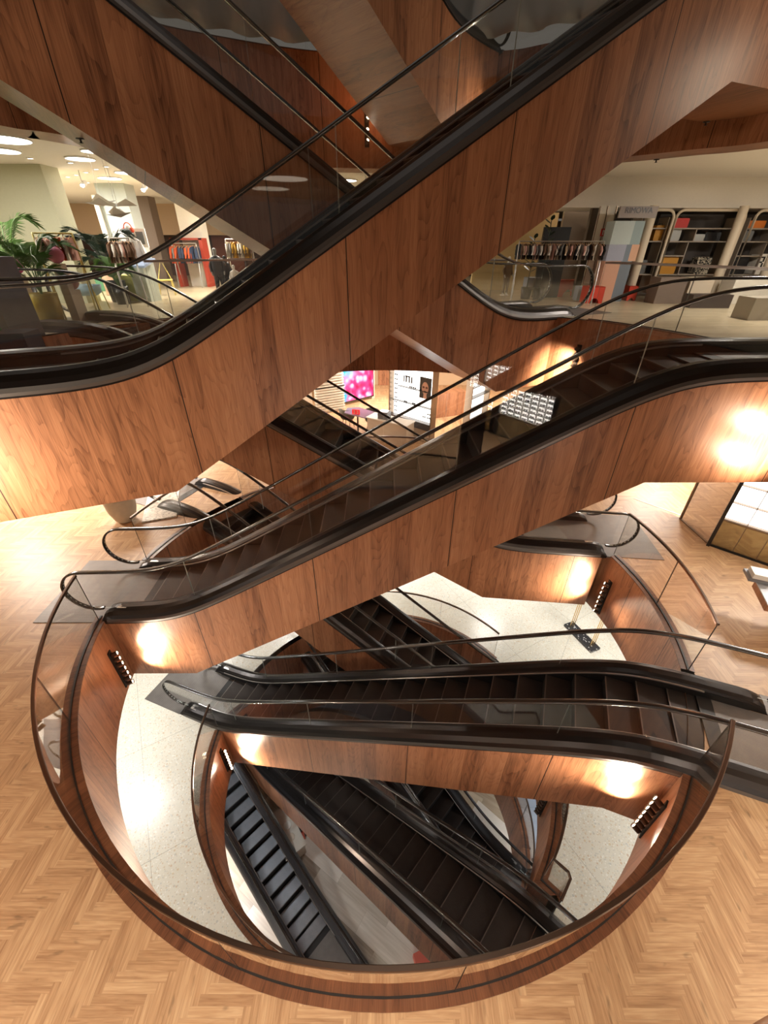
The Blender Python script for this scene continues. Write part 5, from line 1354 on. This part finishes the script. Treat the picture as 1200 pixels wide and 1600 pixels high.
# pillar clad in pastel blocks, door, sign
def block(px0, px1, py0, py1, Y, mt, lab, d=0.5):
    x0, x1 = X_(px0, py1, Y), X_(px1, py1, Y); z0, z1 = max(F1, Z_((px0 + px1) / 2, py1, Y)), Z_((px0 + px1) / 2, py0, Y)
    mb = MB(); mb.box((0, 0, 0), (x1 - x0, d, z1 - z0)); o_ = mb.build('pillar_block', mt); o_.location = ((x0 + x1) / 2, Y + d / 2, (z0 + z1) / 2); tag(o_, lab, 'display block')
cl = [plain('block_%d' % i, srgb(*c), 0.55) for i, c in enumerate(((178, 190, 188), (140, 158, 160), (156, 160, 178), (112, 124, 136), (206, 160, 130), (214, 164, 138), (220, 178, 160)))]
YP = 13.0
xL = X_(962, 345, YP); 
def pblock(x0, x1, z0, z1, mt, lab):
    mb = MB(); mb.box((0, 0, 0), (x1 - x0, 0.5, z1 - z0)); o_ = mb.build('pillar_block', mt); o_.location = ((x0 + x1) / 2, YP + 0.25, (z0 + z1) / 2); tag(o_, lab, 'display block')
zt, zm, zk = Z_(975, 345, YP), Z_(965, 382, YP), Z_(955, 408, YP)
pblock(xL, xL + .52, zm, zt, cl[0], 'pale grey green block at the top of the pastel pillar')
pblock(xL + .52, xL + .78, zm, zt, cl[1], 'teal grey block at the top right of the pastel pillar')
pblock(xL, xL + .46, zk, zm, cl[2], 'lilac grey block in the middle of the pastel pillar')
pblock(xL + .46, xL + .60, zk, zm, cl[3], 'slate block in the middle of the pastel pillar')
pblock(xL + .60, xL + .80, zk, zm, cl[4], 'salmon block in the middle of the pastel pillar')
pblock(xL, xL + .42, F1, zk, cl[5], 'tall salmon block at the foot of the pastel pillar')
pblock(xL + .42, xL + .72, F1, zk, cl[3], 'slate block at the foot of the pastel pillar')
t = empty('shop_sign', (xL + .45, YP - 0.12, Z_(985, 338, YP) + 0.08), 0, 'grey shop sign with dark capital letters under the white header', 'sign')
mb = MB(); mb.box((0, 0, 0), (0.95, 0.06, 0.24)); mb.build('sign_board', plain('sign_grey', srgb(150, 140, 136), 0.6), t)
cu = bpy.data.curves.new('sign_letters', 'FONT'); cu.body = 'RIMOWA'; cu.size = 0.17; cu.extrude = 0.004; cu.align_x = 'CENTER'; cu.align_y = 'CENTER'
cu.materials.append(M['black']); c_ = bpy.data.objects.new('sign_letters', cu); COL.objects.link(c_); bpy.context.view_layer.update(); me_ = bpy.data.meshes.new_from_object(c_.evaluated_get(bpy.context.evaluated_depsgraph_get())); bpy.data.objects.remove(c_); o_ = bpy.data.objects.new('sign_letters', me_); COL.objects.link(o_); o_.parent = t; o_.location = (0, -0.036, 0.03); o_.rotation_euler = (PI / 2, 0, 0)
xdr = X_(945, 345, 13.6)
t = empty('white_door', (xdr, 13.6, F1), 0, 'white shop door with a small red sticker left of the pastel pillar', 'door')
mb = MB(); mb.box((0, 0, 1.1), (0.42, 0.08, 2.2)); mb.build('leaf', M['white'], t)
mb = MB()
for x in (-0.22, 0.22, -0.02): mb.box((x, -0.05, 1.1), (0.02, 0.03, 2.2))
mb.box((0, -0.05, 1.3), (0.42, 0.03, 0.02)); mb.build('door_frame', M['frame_bronze'], t)
mb = MB(); mb.box((0.02, -0.06, 1.62), (0.16, 0.01, 0.17)); mb.build('sticker', plain('red_sticker', srgb(206, 40, 34), 0.5), t)
mb = MB(); mb.box((0.0, -0.067, 1.62), (0.03, 0.006, 0.12)); mb.box((0.05, -0.067, 1.65), (0.05, 0.006, 0.05)); mb.build('sticker_mark', M['white'], t)
upright('partition', (X_(905, 345, 15.8), 15.8), 1.05, 0.15, 2.2, 0, plain('clay_partition', srgb(150, 132, 114), 0.6), 'clay coloured partition above the long clothes rail', 'partition')
upright('partition', (X_(931, 345, 14.0), 14.05), 0.35, 0.15, 2.2, 0, plain('khaki_partition', srgb(104, 92, 78), 0.6), 'khaki partition strip left of the white door', 'partition')
upright('panel', (X_(868, 372, 14.0) , 14.0), 0.75, 0.1, 1.75, 0, M['black'], 'black panel behind the rubber plant', 'panel')
upright('pale_wall_panel', (X_(800, 400, 16.4), 16.4), 2.6, 0.15, 2.2, 0, plain('butter_panel', srgb(214, 190, 140), 0.6), 'butter coloured wall panel behind the right landing', 'wall panel')
# rubber plants, dark silhouettes
def rubber_plant(base, h, label, seed):
    rnd = random.Random(seed); t = empty('rubber_plant', base, 0, label, 'plant')
    mb = MB(); mb.lathe([(0, 0), (0.13, 0), (0.16, 0.3), (0.14, 0.3), (0, 0.27)], n=16); mb.build('pot', M['black'], t)
    mb = MB(); mb.tube([(0, 0, .25), (0.03, 0, h * .6), (0, 0.02, h)], 0.012, 6); mb.build('stem', PL[1], t)
    mb = MB()
    for k in range(16):
        a_ = k * 2.4; z = h * (0.45 + 0.55 * k / 15); d = Vector((math.cos(a_), math.sin(a_), 0.6)).normalized() * 0.24; s_ = d.cross(Vector((0, 0, 1))).normalized() * 0.055; c = Vector((0, 0.01, z))
        mb.face([c, c + d * .4 + s_, c + d * .8 + s_ * .8, c + d, c + d * .8 - s_ * .8, c + d * .4 - s_])
    mb.build('leaves', PL[1], t)
q = P_(862, 345, 13.4); rubber_plant((q.x, 13.4, F1), q.z - F1, 'dark rubber plant behind the left end of the long rail', 1)
q = P_(836, 373, 13.6); rubber_plant((q.x, 13.6, F1), q.z - F1, 'smaller dark rubber plant at the walnut edge', 2)
# arched play blocks
def arch_block(px0, px1, py0, py1, mt, label):
    b0, b1 = at(px0, py1, F1), at(px1, py1, F1); Y = (b0.y + b1.y) / 2
    x0, x1 = X_(px0, py1, Y), X_(px1, py1, Y); h = Z_((px0 + px1) / 2, py0, Y) - F1; w_ = x1 - x0
    r2 = min(w_ * 0.28, h * 0.62); c = w_ / 2
    poly = [(0, 0), (c - r2, 0)] + [(c - r2 * math.cos(R(a_)), r2 * math.sin(R(a_))) for a_ in range(15, 180, 15)] + [(c + r2, 0), (w_, 0), (w_, h), (0, h)]
    t = MB()
    A = [(x, 0, z) for x, z in poly]; B = [(x, 0.45, z) for x, z in poly]
    # split so the arch stays open
    k = len(poly)
    top = [(0, h), (w_, h)]
    arc = [(0, 0), (c - r2, 0)] + [(c - r2 * math.cos(R(a_)), r2 * math.sin(R(a_))) for a_ in range(15, 180, 15)] + [(c + r2, 0), (w_, 0)]
    n_ = len(arc); up = [(w_ * i / (n_ - 1), h) for i in range(n_)]
    up[0] = (0, h); up[-1] = (w_, h)
    for y in (0, 0.45): t.grid([[(x, y, z) for x, z in arc], [(x, y, z) for x, z in up]], smooth=False)
    t.grid([[(x, 0, z) for x, z in arc], [(x, 0.45, z) for x, z in arc]], smooth=False)
    t.box((c, 0.225, h - 0.005), (w_, 0.45, 0.01)); t.box((0.004, 0.225, h / 2), (0.008, 0.45, h)); t.box((w_ - 0.004, 0.225, h / 2), (0.008, 0.45, h))
    o = t.build('arch_block', mt); o.location = (x0, Y, F1); tag(o, label, 'play block')
redm = plain('play_red', srgb(206, 58, 34), 0.5); grm = plain('play_grey', srgb(128, 134, 146), 0.6)
arch_block(821, 858, 434, 459, grm, 'grey play block with an arched opening')
arch_block(870, 908, 438, 464, redm, 'red play block with an arched opening')
arch_block(915, 940, 448, 474, redm, 'red play block half hidden by a glass edge')
arch_block(978, 992, 447, 470, redm, 'narrow red play block right of the pastel pillar')
upright('grey_cube', (at(908, 470, F1).x, at(908, 470, F1).y + .15), 0.28, 0.3, 0.36, 0, grm, 'small grey cube between the two red blocks', 'cube')

# ================================================================== storey above: sheets hung behind the balustrade
def sheet_mat():
    m, nt, out = new_mat('hanging_sheet'); n = N(nt)
    co = n('TexCoord').outputs['Object']; nz = n('TexNoise', {'Vector': co, 'Scale': 1.2, 'Detail': 3.0}).outputs[0]
    c = n.mix(nz, srgb(150, 156, 156), srgb(196, 202, 202)); p = n('BsdfPrincipled', {'Base Color': c, 'Roughness': 0.35}); p.inputs['Transmission Weight'].default_value = 0.0
    nt.links.new(p.outputs[0], out.inputs[0]); return m
SM = sheet_mat()
def sheet(a0, a1, rad, label, seed):
    rnd = random.Random(seed); rows = []
    for j in range(14):
        z = F2 + 0.05 + (F3 - 1.5 - F2 - 0.05) * j / 13
        rows.append([((rad + 0.10 * math.sin(a_ * 0.9 + 2 * math.sin(j * 0.5)) + 0.05 * math.sin(a_ * 2.3 + j * 0.7)) * math.cos(R(a_)), 5.5 + (rad + 0.10 * math.sin(a_ * 0.9 + j * 0.4)) * math.sin(R(a_)), z) for a_ in lin(a0, a1, 70)])
    mb = MB(); mb.grid(rows); o = mb.build('hanging_sheet', SM); sm_ = o.modifiers.new('solid', 'SOLIDIFY'); sm_.thickness = 0.01
    tag(o, label, 'sheet')
sheet(98, 178, 6.6, 'pale protective sheet hanging behind the balustrade at upper left', 1)
sheet(28, 82, 6.4, 'pale protective sheet hanging behind the balustrade at top right', 2)
ring_floor('floor', offset(C2, 0.05), (-15, -5, 15, 20), F2, M['floor1'])
C3 = circle(0.3, 5.5, 6.2)
ring_floor('ceiling', C3, (-15, -5, 15, 20), F3 - 1.5, M['ceil'], down=True)
rim(C3, F3, F3 - 1.5, '', [], (0.3, 5.5), first_trim=11)
mb = MB(); mb.box((0, 8, 16.6), (34, 34, 0.2)); struct(mb.build('ceiling', M['ceil']))
# ================================================================== light
w = bpy.data.worlds.new('world'); SC.world = w; w.use_nodes = True
w.node_tree.nodes['Background'].inputs[0].default_value = (1.0, 0.90, 0.78, 1)
w.node_tree.nodes['Background'].inputs[1].default_value = 0.115
def area(loc, power, size, col=(1.0, 0.88, 0.74), rot=(0, 0, 0), size_y=None):
    l = bpy.data.lights.new('ceiling_or_fill_lamp', 'AREA'); l.energy = power; l.shape = 'RECTANGLE' if size_y else 'DISK'; l.size = size
    if size_y: l.size_y = size_y
    l.color = col
    o = bpy.data.objects.new('ceiling_or_fill_lamp', l); o.location = loc; o.rotation_euler = rot; COL.objects.link(o); return o
WARM = (1.0, 0.86, 0.70)
# downlights over the oak floor, plus one in front added to brighten escalator cladding
for x, y, p in ((-9.5, 8.6, 420), (-7.5, 10.5, 250), (-8, 0, 90), (-7.5, 14, 220), (0, 16, 260), (5, 15.5, 260), (9, 12, 380), (8.5, 6.5, 430), (9, 2, 120), (-3, -1.8, 125), (3, -1.8, 130), (0, -2.2, 115), (-4, 14.5, 200)):
    area((x, y, F1 - 1.55), p, 1.0, (1.0, 0.92, 0.83))
for x, y, p in ((-6.5, 5, 170), (-6, 9.5, 170), (-6, 1, 150), (6.5, 2.5, 150), (6.5, 7.5, 170), (0, 11.5, 190), (4, 11, 170), (0, -1, 100), (-3.5, 11, 150)):
    area((x, y, F0 - 1.55), p * 0.64, 0.8, (0.98, 0.97, 0.95))
for x, y, p in ((-6, 5, 120), (6.5, 5, 150), (0, 11, 120), (6, 1.5, 100)):
    area((x, y, M1 - 1.55), p, 0.8, (0.90, 0.95, 1.0))
for x, y, p in ((-6, 5, 150), (6.5, 5, 150), (0, 11, 150), (0, -1, 150), (-4, 0.5, 120)):
    area((x, y, M2 - 1.55), p, 0.8, (1.0, 0.96, 0.9))
# shop floor lamps
for x, y, p in ((-9, 13.5, 260), (-5, 14.5, 280), (-12, 17, 300), (-3, 18, 280), (-8.2, 9.0, 190), (8.2, 9.8, 130), (12, 9.0, 130), (6, 17, 90), (10, 6, 130)):
    area((x, y, SB2 - 0.05), p, 0.7, (1.0, 0.93, 0.84))
# broad lamp added over the atrium for general light from the upper storeys
area((0.5, 5, 15.5), 90, 7.0, (1.0, 0.93, 0.86))
SC.cycles.transparent_max_bounces = 40
SC.cycles.max_bounces = 8
SC.cycles.glossy_bounces = 4
SC.cycles.diffuse_bounces = 4
SC.cycles.sample_clamp_indirect = 6.0

# soft fill from the lit shop floors through the big openings (unseen lamps added for it)
for x, y, z, p in ((-3.5, -1.2, SB2 - 0.05, 34), (3.5, -1.2, SB2 - 0.05, 10), (0.5, -2.0, SB2 - 0.05, 15), (-5.8, -1.0, F1 - 1.55, 60), (5.8, 0.5, F1 - 1.55, 60)):
    area((x, y, z), p, 1.2, (1.0, 0.84, 0.66))
